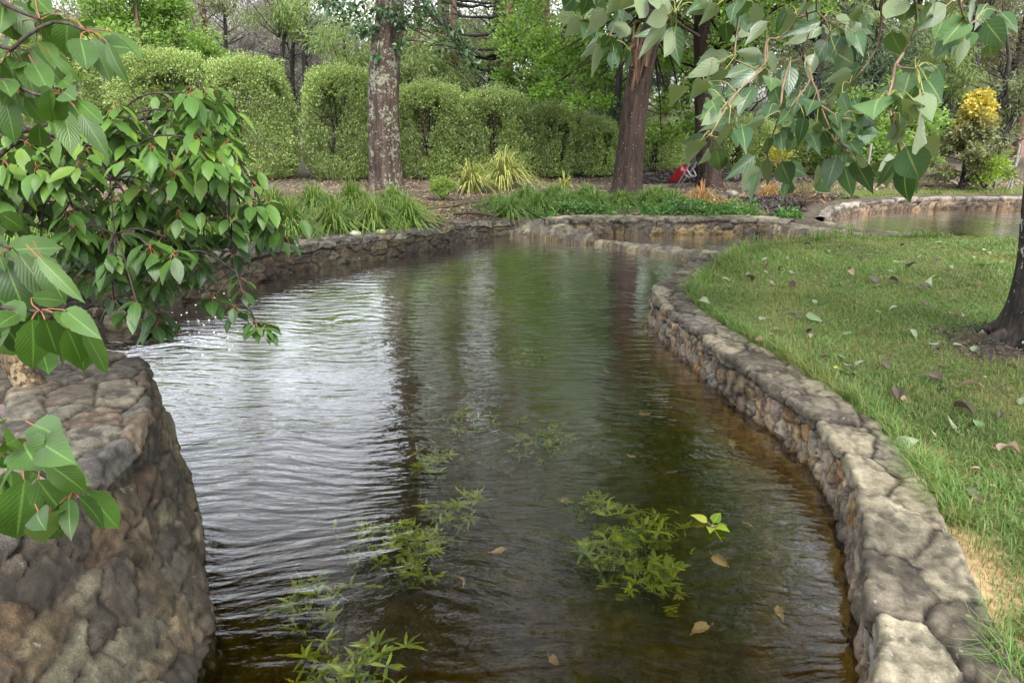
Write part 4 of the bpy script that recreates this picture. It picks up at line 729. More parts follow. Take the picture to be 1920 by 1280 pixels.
pine(955, 23.5, 9, .14, 'dark pine with black bare limbs fanning down to the left, beside the maple leaves', 16, -1, 5)
# dead curved bough tree at the right
r = np.random.default_rng(9); b0 = at(1838, 262, 22); b0[2] = float(terr(b0[None, :2])[0]); root = empty('dead_tree', b0, 'dead dark tree with one curved leaning stem behind the yellow topped tree', 'tree'); tb = MB()
pp = np.array([at(px, py, 22) - b0 for px, py in [(1838, 262), (1850, 232), (1868, 205), (1884, 180), (1886, 150), (1892, 110), (1886, 60), (1880, 10)]]); pp = np.vstack([[pp[0] * [1, 1, 0]], pp]); tb.tube(pp, [.09, .09, .09, .085, .08, .07, .05, .035, .02], 8)
for i in range(16): q = pp[r.integers(3, 8)]; e = q + np.array([r.uniform(-1.3, .7), r.normal(0, .4), r.uniform(-.2, .9)]); p2 = limb(tb, q, e, .03, .008, r, n=8, sides=5, wob=.25); limb(tb, p2[4], p2[4] + r.normal(0, .4, 3), .012, .004, r, n=5, sides=4, wob=.2)
tb.build('trunk', M_black, root)
# yellow topped tree, green bushes
M_yel = leafmat('turning_leaf', [(.16, .19, .07), (.22, .24, .10), (.12, .13, .06), (.25, .20, .12), (.19, .22, .11)], trans=.3, noise=2, zcol=(1.35, 1.75, [(.55, .42, .06), (.62, .50, .10), (.45, .40, .10), (.35, .35, .10)]), tcol=(1.2, 1.2, .6))
g = ground_at(1800, 352, .3); g[2] = float(terr(g[None, :2])[0]); root = empty('liquidambar_tree', g, 'small cone shaped tree turning yellow at its top', 'tree'); cm = MB(); tb = MB(); limb(tb, [0, 0, 0], [.05, 0, 2.1], .05, .01, r, n=8)
for i in range(70):
    zc = r.random() ** 1.1 * 1.9; q = (1 - zc / 2.1) ** .8 * 1.0 * r.uniform(.3, 1); a = r.uniform(0, 6.28); c = np.array([math.cos(a) * q, math.sin(a) * q, zc + .18]); limb(tb, [0, 0, zc], c, .012, .004, r, n=4, sides=4); shell_leaves(cm, [c], (.2, .2, .12), 85, .085, .8, r, shell=.1)
tb.build('trunk', M_black, root); cm.build('crown', M_yel, root, False)
def bush(name, px, py, w, h, mat, label, L=.07, n=2600, seed=1, z=.28, stems=True, W=.5):
    r = np.random.default_rng(seed); g = ground_at(px, py, z); g[2] = float(terr(g[None, :2])[0]); root = empty(name, g, label, 'bush'); cm = MB(); k = 22; c = norm(r.normal(size=(k, 3))) * r.uniform(.2, .8, (k, 1)) * [w / 2, w / 2, h / 2] + [0, 0, h * .55]; shell_leaves(cm, c, (w * .22, w * .22, h * .2), n // k, L, W, r, shell=.1); cm.build('crown', mat, root, False)
    tb = MB(); 
    for q in c[:10]: limb(tb, [0, 0, 0], q, .012, .004, r, n=5, sides=4)
    tb.build('stems', M_twig, root); return root
bush('green_bush', 1845, 356, 1.0, .85, leafmat('lime_leaf', [(.24, .34, .05), (.30, .42, .08), (.16, .25, .05)], trans=.35), 'low bright lime green bush right of the yellow topped tree', .08, 2600, 2)
bush('green_bush', 832, 372, .62, .52, leafmat('pale_green_leaf', [(.22, .32, .06), (.30, .38, .10), (.13, .20, .05)], trans=.35), 'small lime green bush left of the striped flax', .05, 2200, 3)
bush('golden_bush', 1455, 338, .7, 1.1, leafmat('golden_leaf', [(.50, .42, .05), (.40, .38, .07), (.55, .50, .12)], trans=.3), 'golden yellow bush glimpsed through the hanging poplar leaves', .06, 1600, 4)
bush('brown_sapling', 1505, 392, .9, .62, leafmat('rust_leaf', [(.16, .11, .055), (.22, .15, .07), (.11, .09, .05)], trans=.2), 'spindly rust brown sapling below the hanging poplar leaves', .05, 900, 5, W=.25)
#@@NEAR
# ---------------------------------------------------------------- near right tree with the hanging poplar branches
M_pl = leafmat('poplar_leaf', [(.044, .098, .036), (.058, .12, .042), (.034, .08, .032), (.078, .15, .045), (.048, .105, .042)], under=(.17, .22, .115), trans=.16, rough=.36, spec=.75, noise=5, veins=(7.0, .28, (.30, .36, .13)))
M_pet = plain('leaf_stalk', (.28, .28, .08), .45); M_ptwig = plain('pale_twig', (.26, .17, .11), .7)
PB = np.array([4.03, 5.25, .3]); PB[2] = float(terr(PB[None, :2])[0]) - .05
root = empty('poplar_tree', PB, 'near dark barked tree at the right edge, its big leafy branches hanging over the lawn', 'tree')
tb = MB(); tb.add(*trunk_mesh(None, [[0, 0, 0], [-.06, 0, .6], [-.18, 0, 1.5], [-.24, -.1, 3.2], [-.1, -.3, 5.5], [-.1, -.2, 8]], [.205, .165, .15, .14, .12, .06], 12, 48, rough=.2, flare=.5, seg=.03))
r = np.random.default_rng(3)
for a in (2.6, 3.3, 3.9, 4.6, 5.4, .5, 1.6):
    e = np.array([math.cos(a) * r.uniform(.35, .5), math.sin(a) * r.uniform(.35, .5), .02]); tb.tube([[math.cos(a) * .12, math.sin(a) * .12, .22], [math.cos(a) * .24, math.sin(a) * .24, .12], e, e * 1.3 - [0, 0, .05]], [.07, .055, .035, .015], 9, False)
tb.build('trunk', M_dark, root)
Z3 = lambda L: [(1280 + x / 2.977, y / 2.977) for x, y in L]
Z2 = lambda L: [(640 + x / 2.977, y / 2.977) for x, y in L]
LV3 = [ # base x,y, tip x,y, width ratio, face (u upper, l underside)
(255,312,90,322,.52,'l'),(205,345,10,440,.5,'l'),(240,385,130,505,.5,'l'),(130,455,35,570,.5,'l'),(440,40,362,140,.8,'l'),(310,0,268,135,.5,'u'),(195,25,85,150,.45,'l'),(770,122,535,215,.3,'u'),(700,180,558,252,.5,'l'),(800,225,690,410,.56,'u'),
(868,192,975,378,.62,'u'),(960,180,1010,322,.62,'u'),(930,118,1062,190,.5,'u'),(1162,182,1245,322,.5,'u'),(945,400,778,466,.48,'l'),(925,445,815,552,.5,'l'),(530,335,430,398,.7,'l'),(400,380,195,440,.34,'u'),(410,400,208,532,.4,'u'),(472,370,425,492,.35,'l'),
(390,488,296,678,.46,'u'),(508,478,572,668,.5,'u'),(600,376,590,548,.62,'u'),(650,538,612,660,.6,'u'),(680,652,642,824,.46,'u'),(800,592,800,724,.62,'u'),(888,526,954,674,.5,'u'),(1105,545,1065,672,.95,'u'),(1272,396,1222,565,.75,'u'),(1362,446,1450,582,.55,'u'),
(1342,516,1392,684,.5,'l'),(1232,560,1236,664,.6,'u'),(1180,680,1112,802,.42,'l'),(1216,682,1152,834,.5,'u'),(1312,695,1366,798,.75,'l'),(935,737,1104,750,.42,'u'),(882,675,896,800,.5,'u'),(745,690,776,768,.35,'l'),(712,742,770,872,.5,'u'),(886,800,824,872,.5,'u'),
(786,730,832,822,.5,'u'),(930,792,992,866,.7,'u'),(856,876,794,1078,.6,'u'),(902,930,950,1104,.44,'u'),(962,900,1066,1088,.42,'u'),(965,885,1036,925,.5,'l'),(770,930,724,1044,.45,'u'),(1182,886,1078,1054,.34,'u'),(1242,818,1322,1004,.66,'u'),(1222,890,1226,1002,.45,'u'),
(1240,940,1272,1134,.55,'u'),(402,870,226,1012,.42,'u'),(472,890,474,1042,.3,'l'),(432,940,314,1034,.42,'l'),(422,960,378,1142,.4,'u'),(548,905,600,1034,.68,'u'),(578,1015,560,1132,.3,'u'),(102,785,20,928,.5,'l'),(150,840,80,922,.35,'l'),(188,830,210,952,.5,'u'),
(226,850,262,960,.45,'u'),(262,690,190,832,.35,'l'),(216,610,100,704,.42,'l'),(130,772,0,802,.4,'u'),(240,690,82,742,.3,'u'),(1472,32,1320,172,.42,'l'),(1602,18,1604,142,.68,'u'),(1572,108,1450,254,.5,'u'),(1532,200,1394,342,.5,'u'),(1456,110,1404,224,.5,'u'),
(1690,122,1802,268,.62,'u'),(1572,220,1530,382,.34,'l'),(1712,245,1722,312,.5,'u'),(1222,-10,1130,104,.5,'l'),(1302,40,1312,132,.6,'u'),(1420,380,1462,464,.45,'u'),(622,78,538,214,.35,'l'),(716,-10,620,112,.35,'l'),(1012,80,1042,132,.6,'u'),(592,630,520,702,.4,'u'),
(456,660,338,712,.4,'l'),(545,740,562,862,.5,'u'),(330,720,352,862,.5,'u'),(432,760,368,862,.4,'u'),(470,772,440,864,.45,'u'),(626,790,580,864,.4,'u'),(312,528,224,612,.35,'l'),(492,430,488,516,.7,'u'),(350,0,300,100,.5,'u'),(470,120,340,260,.45,'l'),(740,300,700,440,.6,'l'),(1000,30,980,130,.6,'u'),(880,200,820,330,.6,'u'),(860,300,960,360,.7,'u'),(1010,640,1080,700,.6,'u'),(1150,470,1190,560,.5,'u'),(240,130,250,250,.5,'u'),(60,20,20,70,.8,'u'),(160,560,200,640,.5,'u'),(500,580,470,660,.5,'u'),(730,560,690,650,.6,'u'),(1290,560,1260,700,.55,'u'),(1000,700,960,640,.6,'u'),(850,640,870,720,.5,'u'),(660,400,640,480,.5,'u'),(150,500,240,600,.5,'u'),(1340,60,1350,140,.6,'u'),(1250,20,1230,120,.6,'u'),(1390,20,1400,90,.6,'u')]
LV2 = [(1332,110,1240,214,.6,'l'),(1472,55,1368,192,.6,'l'),(1582,125,1548,222,.55,'l'),(1545,-30,1470,92,.6,'l'),(1640,-40,1545,62,.55,'l'),(1702,-20,1664,106,.5,'l'),(1825,80,1698,128,.55,'l'),(1810,125,1655,335,.42,'l'),(1862,190,1800,326,.5,'l'),(1442,258,1394,442,.34,'l'),(1512,205,1448,272,.5,'u'),(1522,278,1516,404,.42,'u'),(1432,252,1328,322,.4,'l'),(1578,60,1560,122,.6,'u'),(1392,140,1344,232,.5,'u'),(1905,480,1836,604,.5,'l'),(1300,-20,1240,60,.6,'u'),(1380,-20,1340,90,.6,'u'),(1460,-30,1420,40,.6,'u'),(1760,-20,1750,40,.5,'l')]
leafpx = [(*Z3([(a, b_)])[0], *Z3([(c, d)])[0], w, f) for a, b_, c, d, w, f in LV3] + [(*Z2([(a, b_)])[0], *Z2([(c, d)])[0], w, f) for a, b_, c, d, w, f in LV2]
NODES = Z3([(470,225),(822,185),(590,345),(445,385),(290,335),(1105,135),(1000,400),(750,515),(1150,540),(1300,385),(1200,380),(700,0),(1545,20),(1640,110),(1590,150),(1165,650),(660,520),(930,860),(1215,860),(470,880),(150,760),(600,600),(850,790),(320,0),(560,900),(250,590),(880,660)]) + Z2([(1560,40),(1480,240),(1860,70),(1350,110),(1740,-30)])
def ndepth(x, y): return 2.25 + .35 * math.sin(x * .013 + 1) + .25 * math.sin(y * .021) - .10 * (x > 1600)
TW = [[(755,-60),(748,60),(790,95),(825,190)],[(748,60),(690,85),(715,170),(680,310),(600,345)],[(680,310),(712,400),(700,470),(660,520),(600,600)],[(712,400),(725,460),(752,515),(770,590),(850,790),(930,860)],[(1120,-60),(1105,135),(1100,240),(1040,330),(1000,400),(930,470)],[(1230,300),(1190,360),(1168,470),(1150,540),(1165,650)],[(1190,360),(1230,385),(1300,385)],[(1290,-60),(1300,150),(1230,300)],[(1540,-60),(1548,20),(1590,150),(1640,110)],[(640,100),(560,210),(470,225),(445,385),(290,335)],[(470,225),(480,300),(445,385)],[(690,85),(640,100)],[(600,345),(560,480),(540,640),(470,880),(560,900)],[(445,385),(300,520),(250,590),(150,760)],[(1165,650),(1200,780),(1215,860)],[(700,-60),(690,85)],[(320,-60),(320,0),(300,180),(290,335)],[(770,590),(880,660)]]
brs = [('branch', [0, 1, 2, 3, 9, 10, 11, 12, 13, 15, 16, 17], 0, 1500), ('branch', [4, 5, 6, 7, 14], 1500, 1742), ('branch', [8], 1742, 2000)]
anchor = np.array([-.06, -.2, 3.6]); origin = PB
twall = []
for k, (nm, tws, xa, xb) in enumerate(brs):
    mb = MB(); tops = []
    for t in tws:
        pts = [at(*Z3([q])[0], ndepth(*Z3([q])[0])) - origin for q in TW[t]]
        for q in TW[t]: twall.append((Z3([q])[0], k))
        P = smooth_path(pts, .05); mb.tube(P, np.linspace(.0042, .0022, len(P)), 6, False)
        if TW[t][0][1] <= -60: tops.append(pts[0])
    if k == 0: t2 = [at(*Z2([q])[0], 2.5) - origin for q in [(1960, -60), (1740, -30), (1560, 40), (1480, 240)]]; P = smooth_path(t2, .05); mb.tube(P, np.linspace(.005, .0022, len(P)), 6, False); tops.append(t2[0])
    mid = np.mean(tops, 0) + np.array([.3, .3, .45]); P = smooth_path([anchor + [0, 0, -.3 + .25 * k], anchor + (mid - anchor) * .5 + [0, 0, .35], mid], .08); mb.tube(P, np.linspace(.045, .012, len(P)), 8, False)
    for t in tops: P = smooth_path([mid, (mid + t) / 2 + [0, 0, .08], t], .05); mb.tube(P, np.linspace(.011, .0042, len(P)), 6, False)
    br = mb.build('branch', M_ptwig, root); rows = []; pm = MB()
    rr = np.random.default_rng(50 + k)
    LX = [q for q in leafpx if xa <= q[0] < xb or (k == 0 and q[0] < xa)]
    # further leaves behind the ones seen best
    extra = []
    for q in LX:
        for _k in range(int(rr.random() < .8) + int(rr.random() < .5)): dx, dy = rr.normal(0, 16), rr.normal(-6, 14); rot = rr.normal(0, .5); vx, vy = q[2] - q[0], q[3] - q[1]; c_, s_ = math.cos(rot), math.sin(rot); L_ = math.hypot(vx, vy); s2 = rr.uniform(.6, .95); extra.append((q[0] + dx, q[1] + dy, q[0] + dx + (vx * c_ - vy * s_) * s2, q[1] + dy + (vx * s_ + vy * c_) * s2, rr.uniform(.4, .6), 'u' if rr.random() < .8 else 'l', rr.uniform(.15, .4)))
    for q in LX + extra:
        dd = ndepth(q[0], q[1]) + rr.uniform(-.05, .05) + (q[6] if len(q) > 6 else 0); Lp = math.hypot(q[2] - q[0], q[3] - q[1]) / FPX * dd; want = rr.uniform(.115, .15); fs = math.sqrt(max(0, want ** 2 - Lp ** 2)) * (1 if rr.random() < .5 else -1) * .8 if Lp < want else 0
        B = at(q[0], q[1], dd) - origin; T = at(q[2], q[3], dd + fs) - origin; view = norm(-(B + origin) + np.array([0, 0, CAM_H])); nrm_ = view + rr.normal(0, .28, 3) + np.array([0, 0, .25])
        if q[5] == 'l': nrm_ = -(view + rr.normal(0, .25, 3))
        rows.append((B, T, nrm_, q[4] * rr.uniform(.78, .98), rr.uniform(-.02, .10) * (1 if q[5] == 'u' else 1), rr.uniform(-.05, .35)))
        nd = min([(math.hypot(a[0] - q[0], a[1] - q[1]), a) for a in NODES + [w_[0] for w_ in twall]], key=lambda z: z[0])
        if nd[0] < 60: S = at(nd[1][0], nd[1][1], ndepth(*nd[1])) - origin
        else: S = B + norm(B - T) * .04 + rr.normal(0, .01, 3) + [0, 0, .02]
        mdl = (S + B) / 2 + norm(B - T) * .018 + [0, 0, .008]; P = smooth_path([S, mdl, B, B + (T - B) * .06], .012); pm.tube(P, .00135, 5, False)
    pm.use(0); pm.M = [m_ * 0 + 1 for m_ in pm.M]; pm.add(*big_leaves(rows, 4, 10, 'poplar')); pm.build('leaves', [M_pl, M_pet], br)
# high crown of the same tree
r = np.random.default_rng(8); cm = MB(); lb = MB()
for i in range(310):
    c = np.array([r.uniform(-3.3, 2.6), r.uniform(-4.6, 3.2), r.uniform(3.6, 9.5)])
    if i >= 240: c = np.array([r.uniform(-5.9, -4.4), r.uniform(-.8, 4.5), r.uniform(4.2, 8.5)])
    el = math.degrees(math.atan2(c[2] - 1, c[1] + 5.25))
    if c[2] < 3.6 + .55 * max(0, c[1] + 2): c[2] += 1.6 + .3 * max(0, c[1] + 2)
    if i < 240 and c[0] < -2.3 and c[1] > -1.5: continue
    p = limb(lb, [-.05, -.25, max(2.9, min(5.5, c[2] - 1.0))], c, .03, .006, r, n=8, wob=.1); shell_leaves(cm, [c], (.6, .6, .4), 85, .14, .65, r, droop=.8)
lb.build('limbs', M_dark, root); cm.build('crown', M_pl, root, False)
# ---------------------------------------------------------------- cherry tree at the left
M_cl = leafmat('cherry_leaf', [(.05, .108, .018), (.068, .135, .022), (.038, .085, .018), (.058, .12, .024)], under=(.10, .16, .045), trans=.26, rough=.42, spec=.5, noise=5, veins=(10.0, .35, (.16, .30, .07)))
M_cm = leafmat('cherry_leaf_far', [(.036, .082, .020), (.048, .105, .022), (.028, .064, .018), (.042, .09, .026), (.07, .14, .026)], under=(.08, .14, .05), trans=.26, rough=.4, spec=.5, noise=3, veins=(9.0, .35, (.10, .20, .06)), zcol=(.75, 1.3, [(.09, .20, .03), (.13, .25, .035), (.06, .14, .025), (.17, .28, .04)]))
M_cb = barkmat('cherry_bark', (.05, .038, .032), (.11, .09, .08), 30, .6, bump=.004); M_ct = barkmat('peeling_bark', (.10, .07, .04), (.20, .145, .08), 26, .3, lichen=[((.04, .03, .022), 22, .62), ((.22, .17, .10), 40, .66)], bump=.02)
M_cs = plain('red_stalk', (.30, .12, .05), .5)
CB = at(98, 775, 3.28); CB[2] = .5; root = empty('cherry_tree', CB, 'leafy cherry with peeling tan trunk behind the near left wall, drooping over the pond', 'tree')
tb = MB(); tb.add(*trunk_mesh(None, [[.02, .0, -.05], [-.06, .02, .12], [-.22, .08, .42], [-.42, .15, .9], [-.55, .2, 1.6], [-.6, .1, 2.6]], [.085, .062, .06, .06, .055, .03], 4, 30, rough=.22, flare=.5, seg=.03)); tb.build('trunk', M_ct, root)
def whorl(rows, pm, S, r, k, L, tw, wr=(.42, .52), up=None, spread=1.0):
    a0 = r.uniform(0, 6.28)
    for i in range(k):
        a = a0 + i * 2.4 + r.normal(0, .25); hz = spread * r.uniform(.35, .9); d = norm(np.array([math.cos(a) * hz, math.sin(a) * hz, -r.uniform(.35, 1.0)])); st = np.array([math.cos(a) * hz, math.sin(a) * hz, r.uniform(-.3, .4)]); B = S + norm(st) * r.uniform(.015, .03) + tw * r.uniform(-.04, .02)
        l = L * r.uniform(.65, 1.15); n0 = norm(np.array([math.cos(a) * .8, math.sin(a) * .8, .8]) + r.normal(0, .22, 3)); rows.append((B, B + d * l, n0, r.uniform(*wr), r.uniform(.02, .12), r.uniform(.0, .3)))
        pm.tube([S, (S + B) / 2 + [0, 0, .005], B], .0012, 4, False)
LIMBS = [([(-80, 330, 3.5), (-20, 270, 3.5), (60, 240, 3.6), (180, 228, 3.8), (270, 222, 3.9), (340, 225, 4.0), (420, 262, 4.0), (465, 330, 4.0)], .02),
 ([(-60, 340, 3.4), (40, 262, 3.5), (120, 268, 3.5), (190, 305, 3.6), (255, 400, 3.6), (290, 500, 3.6), (300, 590, 3.6)], .016), ([(60, 245, 3.55), (165, 270, 3.4), (200, 320, 3.4), (213, 375, 3.35), (215, 440, 3.35)], .010),
 ([(270, 222, 3.9), (320, 300, 3.9), (390, 370, 3.8), (430, 430, 3.6), (440, 500, 3.45), (470, 590, 3.4), (492, 630, 3.4)], .008), ([(-70, 470, 3.6), (60, 420, 3.7), (150, 470, 3.8), (230, 540, 3.8), (270, 600, 3.8)], .012),
 ([(390, 330, 4.0), (470, 370, 3.9), (515, 410, 3.8), (530, 450, 3.8)], .006), ([(60, 250, 3.6), (85, 330, 3.7), (70, 420, 3.7), (75, 470, 3.7)], .009), ([(270, 222, 3.9), (340, 200, 3.9), (375, 185, 3.9)], .006), ([(150, 470, 3.8), (300, 470, 3.7), (390, 510, 3.6), (400, 560, 3.6)], .007), ([(-60, 350, 3.4), (60, 340, 3.4), (150, 360, 3.4), (180, 420, 3.4)], .008)]
r = np.random.default_rng(21); POLY = [(-60, 275), (30, 235), (150, 205), (200, 195), (290, 225), (330, 172), (385, 165), (440, 205), (462, 270), (478, 340), (530, 390), (540, 430), (505, 455), (460, 420), (455, 470), (395, 470), (380, 540), (325, 520), (318, 610), (265, 610), (225, 560), (185, 575), (140, 500), (100, 400), (-60, 430)]
cand = []; 
while len(cand) < 200:
    p = np.array([r.uniform(-60, 545), r.uniform(165, 615)])
    if not inside(POLY, p[:1], p[1:])[0]: continue
    if cand and min(np.hypot(*(np.array(c[:2]) - p)) for c in cand) < 23 - (6 if len(cand) > 60 else 0) - (4 if len(cand) > 120 else 0) and r.random() < .97: continue
    cand.append((p[0], p[1], r.uniform(3.15, 4.3)))
cand += [(398, 560, 3.55), (300, 600, 3.6), (290, 615, 3.5), (235, 590, 3.6), (525, 440, 3.8), (355, 178, 3.9), (380, 182, 3.9), (340, 200, 3.9), (455, 545, 3.45), (440, 575, 3.42), (478, 600, 3.4), (487, 618, 3.4), (450, 520, 3.45), (500, 610, 3.45)]
allp = [(i, at(*q) - CB) for i, (pp, w) in enumerate(LIMBS) for q in pp]
Ls = []; 
for pp, w in LIMBS: Ls.append(smooth_path([at(*q) - CB for q in pp], .06))
bins = [[] for _ in LIMBS]
for c in cand:
    p = at(*c) - CB; best = min(range(len(Ls)), key=lambda i: np.linalg.norm(Ls[i] - p, axis=1).min()); bins[best].append((c, p))
for i, (pp, w) in enumerate(LIMBS):
    mb = MB(); mb.tube(Ls[i], np.linspace(w, w * .3, len(Ls[i])), 8, False)
    if i in (0, 1, 4, 9): mb.tube(smooth_path([[-.5 if i != 4 else -.35, .2, 1.5 if i != 4 else .7], (np.array([-.5, .2, 1.6]) + Ls[i][0]) / 2, Ls[i][0]], .06), .022, 8, False)
    rows = []; pm = MB()
    for c, p in bins[i]:
        j = np.linalg.norm(Ls[i] - p, axis=1).argmin(); q = Ls[i][j]; n_ = np.linalg.norm(p - q)
        if n_ > .03: mb.tube(smooth_path([q, (p + q) / 2 + [0, 0, .15 * n_], p], .04), np.linspace(.0045, .0018, len(smooth_path([q, (p + q) / 2, p], .04)))[0:1].repeat(len(smooth_path([q, (p + q) / 2 + [0, 0, .15 * n_], p], .04))), 5, False)
        small = c[0] > 420 and c[1] > 490; whorl(rows, pm, p, r, int(r.integers(5, 9)), .088 if small else .125, np.array([0, 0, .9]))
        if c[1] < 480 and not small: whorl(rows, pm, p + r.normal(0, .05, 3), r, 4, .115, np.array([0, 0, .9]))
    br = mb.build('branch', M_cb, root); pm.M = [m_ * 0 + 1 for m_ in pm.M]; pm.add(*big_leaves(rows, 4, 8, 'cherry')); pm.build('leaves', [M_cm, M_cs], br)
# near sprays of the cherry, close to the camera
ZA = lambda x, y: (x / 3.2, y / 3.2)
ZB = lambda x, y: (x / 2.977, 400 + y / 2.977)
ZC = lambda x, y: (x / 2.667, 800 + y / 2.667)
SA = [(45,20,215,262,.50),(20,30,0,205,.6),(215,-10,312,86,.4),(405,112,402,345,.62),(250,150,320,282,.4),(480,232,522,425,.55),(556,228,668,505,.44),(640,250,782,522,.30),(672,190,858,378,.26),(62,335,102,642,.5),(135,372,212,592,.5),(192,295,412,532,.4),(300,325,492,502,.28),(150,585,268,742,.5),(300,540,335,742,.62),(382,655,430,935,.46),(482,680,656,955,.38),(460,598,626,752,.30),(25,588,92,872,.5),(380,555,455,605,.4),(525,178,645,195,.4),(0,270,32,352,.6),(232,745,246,885,.45),(0,470,66,585,.5),(50,115,82,242,.5),(110,60,60,150,.5),(230,110,340,100,.35),(120,360,60,420,.5),(200,380,300,560,.5),(330,560,260,640,.5),(100,150,160,270,.5),(10,380,-60,560,.5),(0,0,-50,200,.5),(260,250,330,420,.4),(60,500,10,640,.45)]
SB_ = [(100,222,322,525,.42),(210,240,478,505,.26),(22,255,162,600,.48),(0,0,132,92,.5),(178,592,182,872,.54),(250,588,322,792,.45),(232,760,272,902,.5),(360,540,572,706,.40),(290,550,462,692,.32),(372,640,456,836,.45),(458,640,602,902,.34),(0,520,142,602,.6),(0,600,122,772,.5),(-40,100,30,330,.5),(60,640,-20,740,.5),(100,560,-30,640,.5)]
SC = [(120,80,206,222,.72),(215,80,386,188,.52),(92,162,0,292,.6),(122,260,84,558,.52),(185,262,346,462,.6),(230,178,438,332,.46),(428,320,596,512,.46),(395,350,522,512,.36),(345,360,356,572,.40),(252,430,224,582,.45),(84,60,30,92,.6),(30,260,-20,420,.6),(190,420,232,520,.5),(90,100,20,70,.5),(300,380,320,520,.3)]
def spray(name, leaves, nodes, conv, D, twigs, seed, wtw=.004):
    rr = np.random.default_rng(seed); mb = MB(); pm = MB(); rows = []; dep = lambda x, y: D + .14 * math.sin(x * .02 + seed) + .1 * math.sin(y * .03)
    for tw in twigs: P = smooth_path([at(x, y, D + dz) - CB for x, y, dz in tw], .03); mb.tube(P, np.linspace(wtw * 1.6, wtw * .7, len(P)), 7, False)
    ex_ = []
    for q in leaves:
        if rr.random() < .75: a_, b_ = rr.normal(0, 45, 2); rt = rr.normal(0, .4); vx, vy = q[2] - q[0], q[3] - q[1]; c_, s_ = math.cos(rt) * .85, math.sin(rt) * .85; x_, y_ = q[0] + a_ - 40, q[1] + b_; ex_.append((x_, y_, x_ + vx * c_ - vy * s_, y_ + vx * s_ + vy * c_, .48, .18))
    for q in list(leaves) + ex_:
        b = conv(q[0], q[1]); t = conv(q[2], q[3]); d0 = dep(*b) + rr.uniform(-.04, .04) + (q[5] if len(q) > 5 else 0); Lp = math.hypot(b[0] - t[0], b[1] - t[1]) / FPX * d0; want = rr.uniform(.095, .12); fs = math.sqrt(max(0, want ** 2 - Lp ** 2)) * rr.choice([-1, 1]) * .7; B = at(*b, d0) - CB; T = at(*t, d0 + fs) - CB; view = norm(np.array([0, 0, CAM_H]) - CB - B)
        rows.append((B, T, view + rr.normal(0, .3, 3) + [0, 0, .35], q[4], rr.uniform(.0, .1), rr.uniform(.0, .35)))
        nd = min(nodes, key=lambda a: math.hypot(a[0] - b[0], a[1] - b[1])); S = at(nd[0], nd[1], D) - CB
        if math.hypot(nd[0] - b[0], nd[1] - b[1]) > 48: S = B + norm(B - T) * .03
        P = smooth_path([S, (S + B) / 2 + norm(B - T) * .008, B, B + (T - B) * .05], .01); pm.tube(P, .0013, 6, False)
    br = mb.build('branch', M_cb, root); pm.M = [m_ * 0 + 1 for m_ in pm.M]; pm.add(*big_leaves(rows, 6, 16, 'cherry')); pm.build('leaves', [M_cl, M_cs], br)
spray('branch', SA, [ZA(60, 300), ZA(520, 190), ZA(400, 600), ZA(20, 20), ZA(120, 560), ZA(240, 120)], ZA, 1.55, [[(-90, 60, .1), (-20, 80, 0), (19, 94, 0), (60, 60, 0), (110, 40, 0), (163, 59, 0)], [(-90, 150, .1), (0, 150, 0), (60, 175, 0), (125, 187, 0)], [(-60, -60, 0), (6, 6, 0), (75, 37, 0)]], 1)
spray('branch', SB_, [ZB(60, 200), ZB(230, 550), ZB(0, 560), ZB(0, 20)], ZB, 1.35, [[(-90, 420, .1), (-20, 450, 0), (20, 467, 0)], [(-90, 560, .1), (0, 575, 0), (77, 585, 0), (120, 590, 0)]], 2)
spray('branch', SC, [ZC(95, 170), ZC(370, 340), ZC(30, 110), ZC(225, 160)], ZC, 1.25, [[(-80, 800, .1), (0, 832, 0), (35, 862, 0), (84, 860, 0)], [(35, 862, 0), (100, 900, 0), (139, 927, 0)]], 3)
# high crown of the cherry over the left bank
r = np.random.default_rng(14); cm = MB(); lb = MB()
for i in range(100):
    c = np.array([r.uniform(-2.2, 1.5), r.uniform(-2.6, 3.6), r.uniform(2.9, 5.5)])
    if c[1] > 0: c[2] = max(c[2], 3.4 + .25 * c[1])
    if c[0] > .8 - .25 * c[1]: continue

    if c[0] > -.3 and c[1] > -1.2: c[2] += .6
    limb(lb, [-.6, .1, 2.5], c, .022, .005, r, n=8); shell_leaves(cm, [c], (.55, .55, .35), 100, .12, .5, r, droop=.8)
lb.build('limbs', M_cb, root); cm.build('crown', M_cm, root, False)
# ---------------------------------------------------------------- wheelbarrow
M_red = plain('red_paint', (.17, .006, .012), .28, coat=.5); M_steel = plain('galvanised_steel', (.28, .28, .29), .5, .4); M_tyre = plain('black_rubber', (.02, .02, .02), .8)
g = ground_at(1272, 346, .35); g[2] = float(terr(g[None, :2])[0]); root = empty('wheelbarrow', g, 'overturned red wheelbarrow lying on dark mulch between two trunks', 'wheelbarrow')
mat = bpy.data.objects.new('pivot', None)
def xf(V):
    V = np.asarray(V, float) * np.array([-1, 1, 1]); th = R(-53); c, s = math.cos(th), math.sin(th); V = np.stack([V[:, 0] * c + V[:, 2] * s, V[:, 1], -V[:, 0] * s + V[:, 2] * c], -1); a = R(-42); c, s = math.cos(a), math.sin(a); V = np.stack([V[:, 0] * c - V[:, 1] * s, V[:, 0] * s + V[:, 1] * c, V[:, 2]], -1); return V * .58 + np.array([.1, 0, .25])
bpy.data.objects.remove(mat)
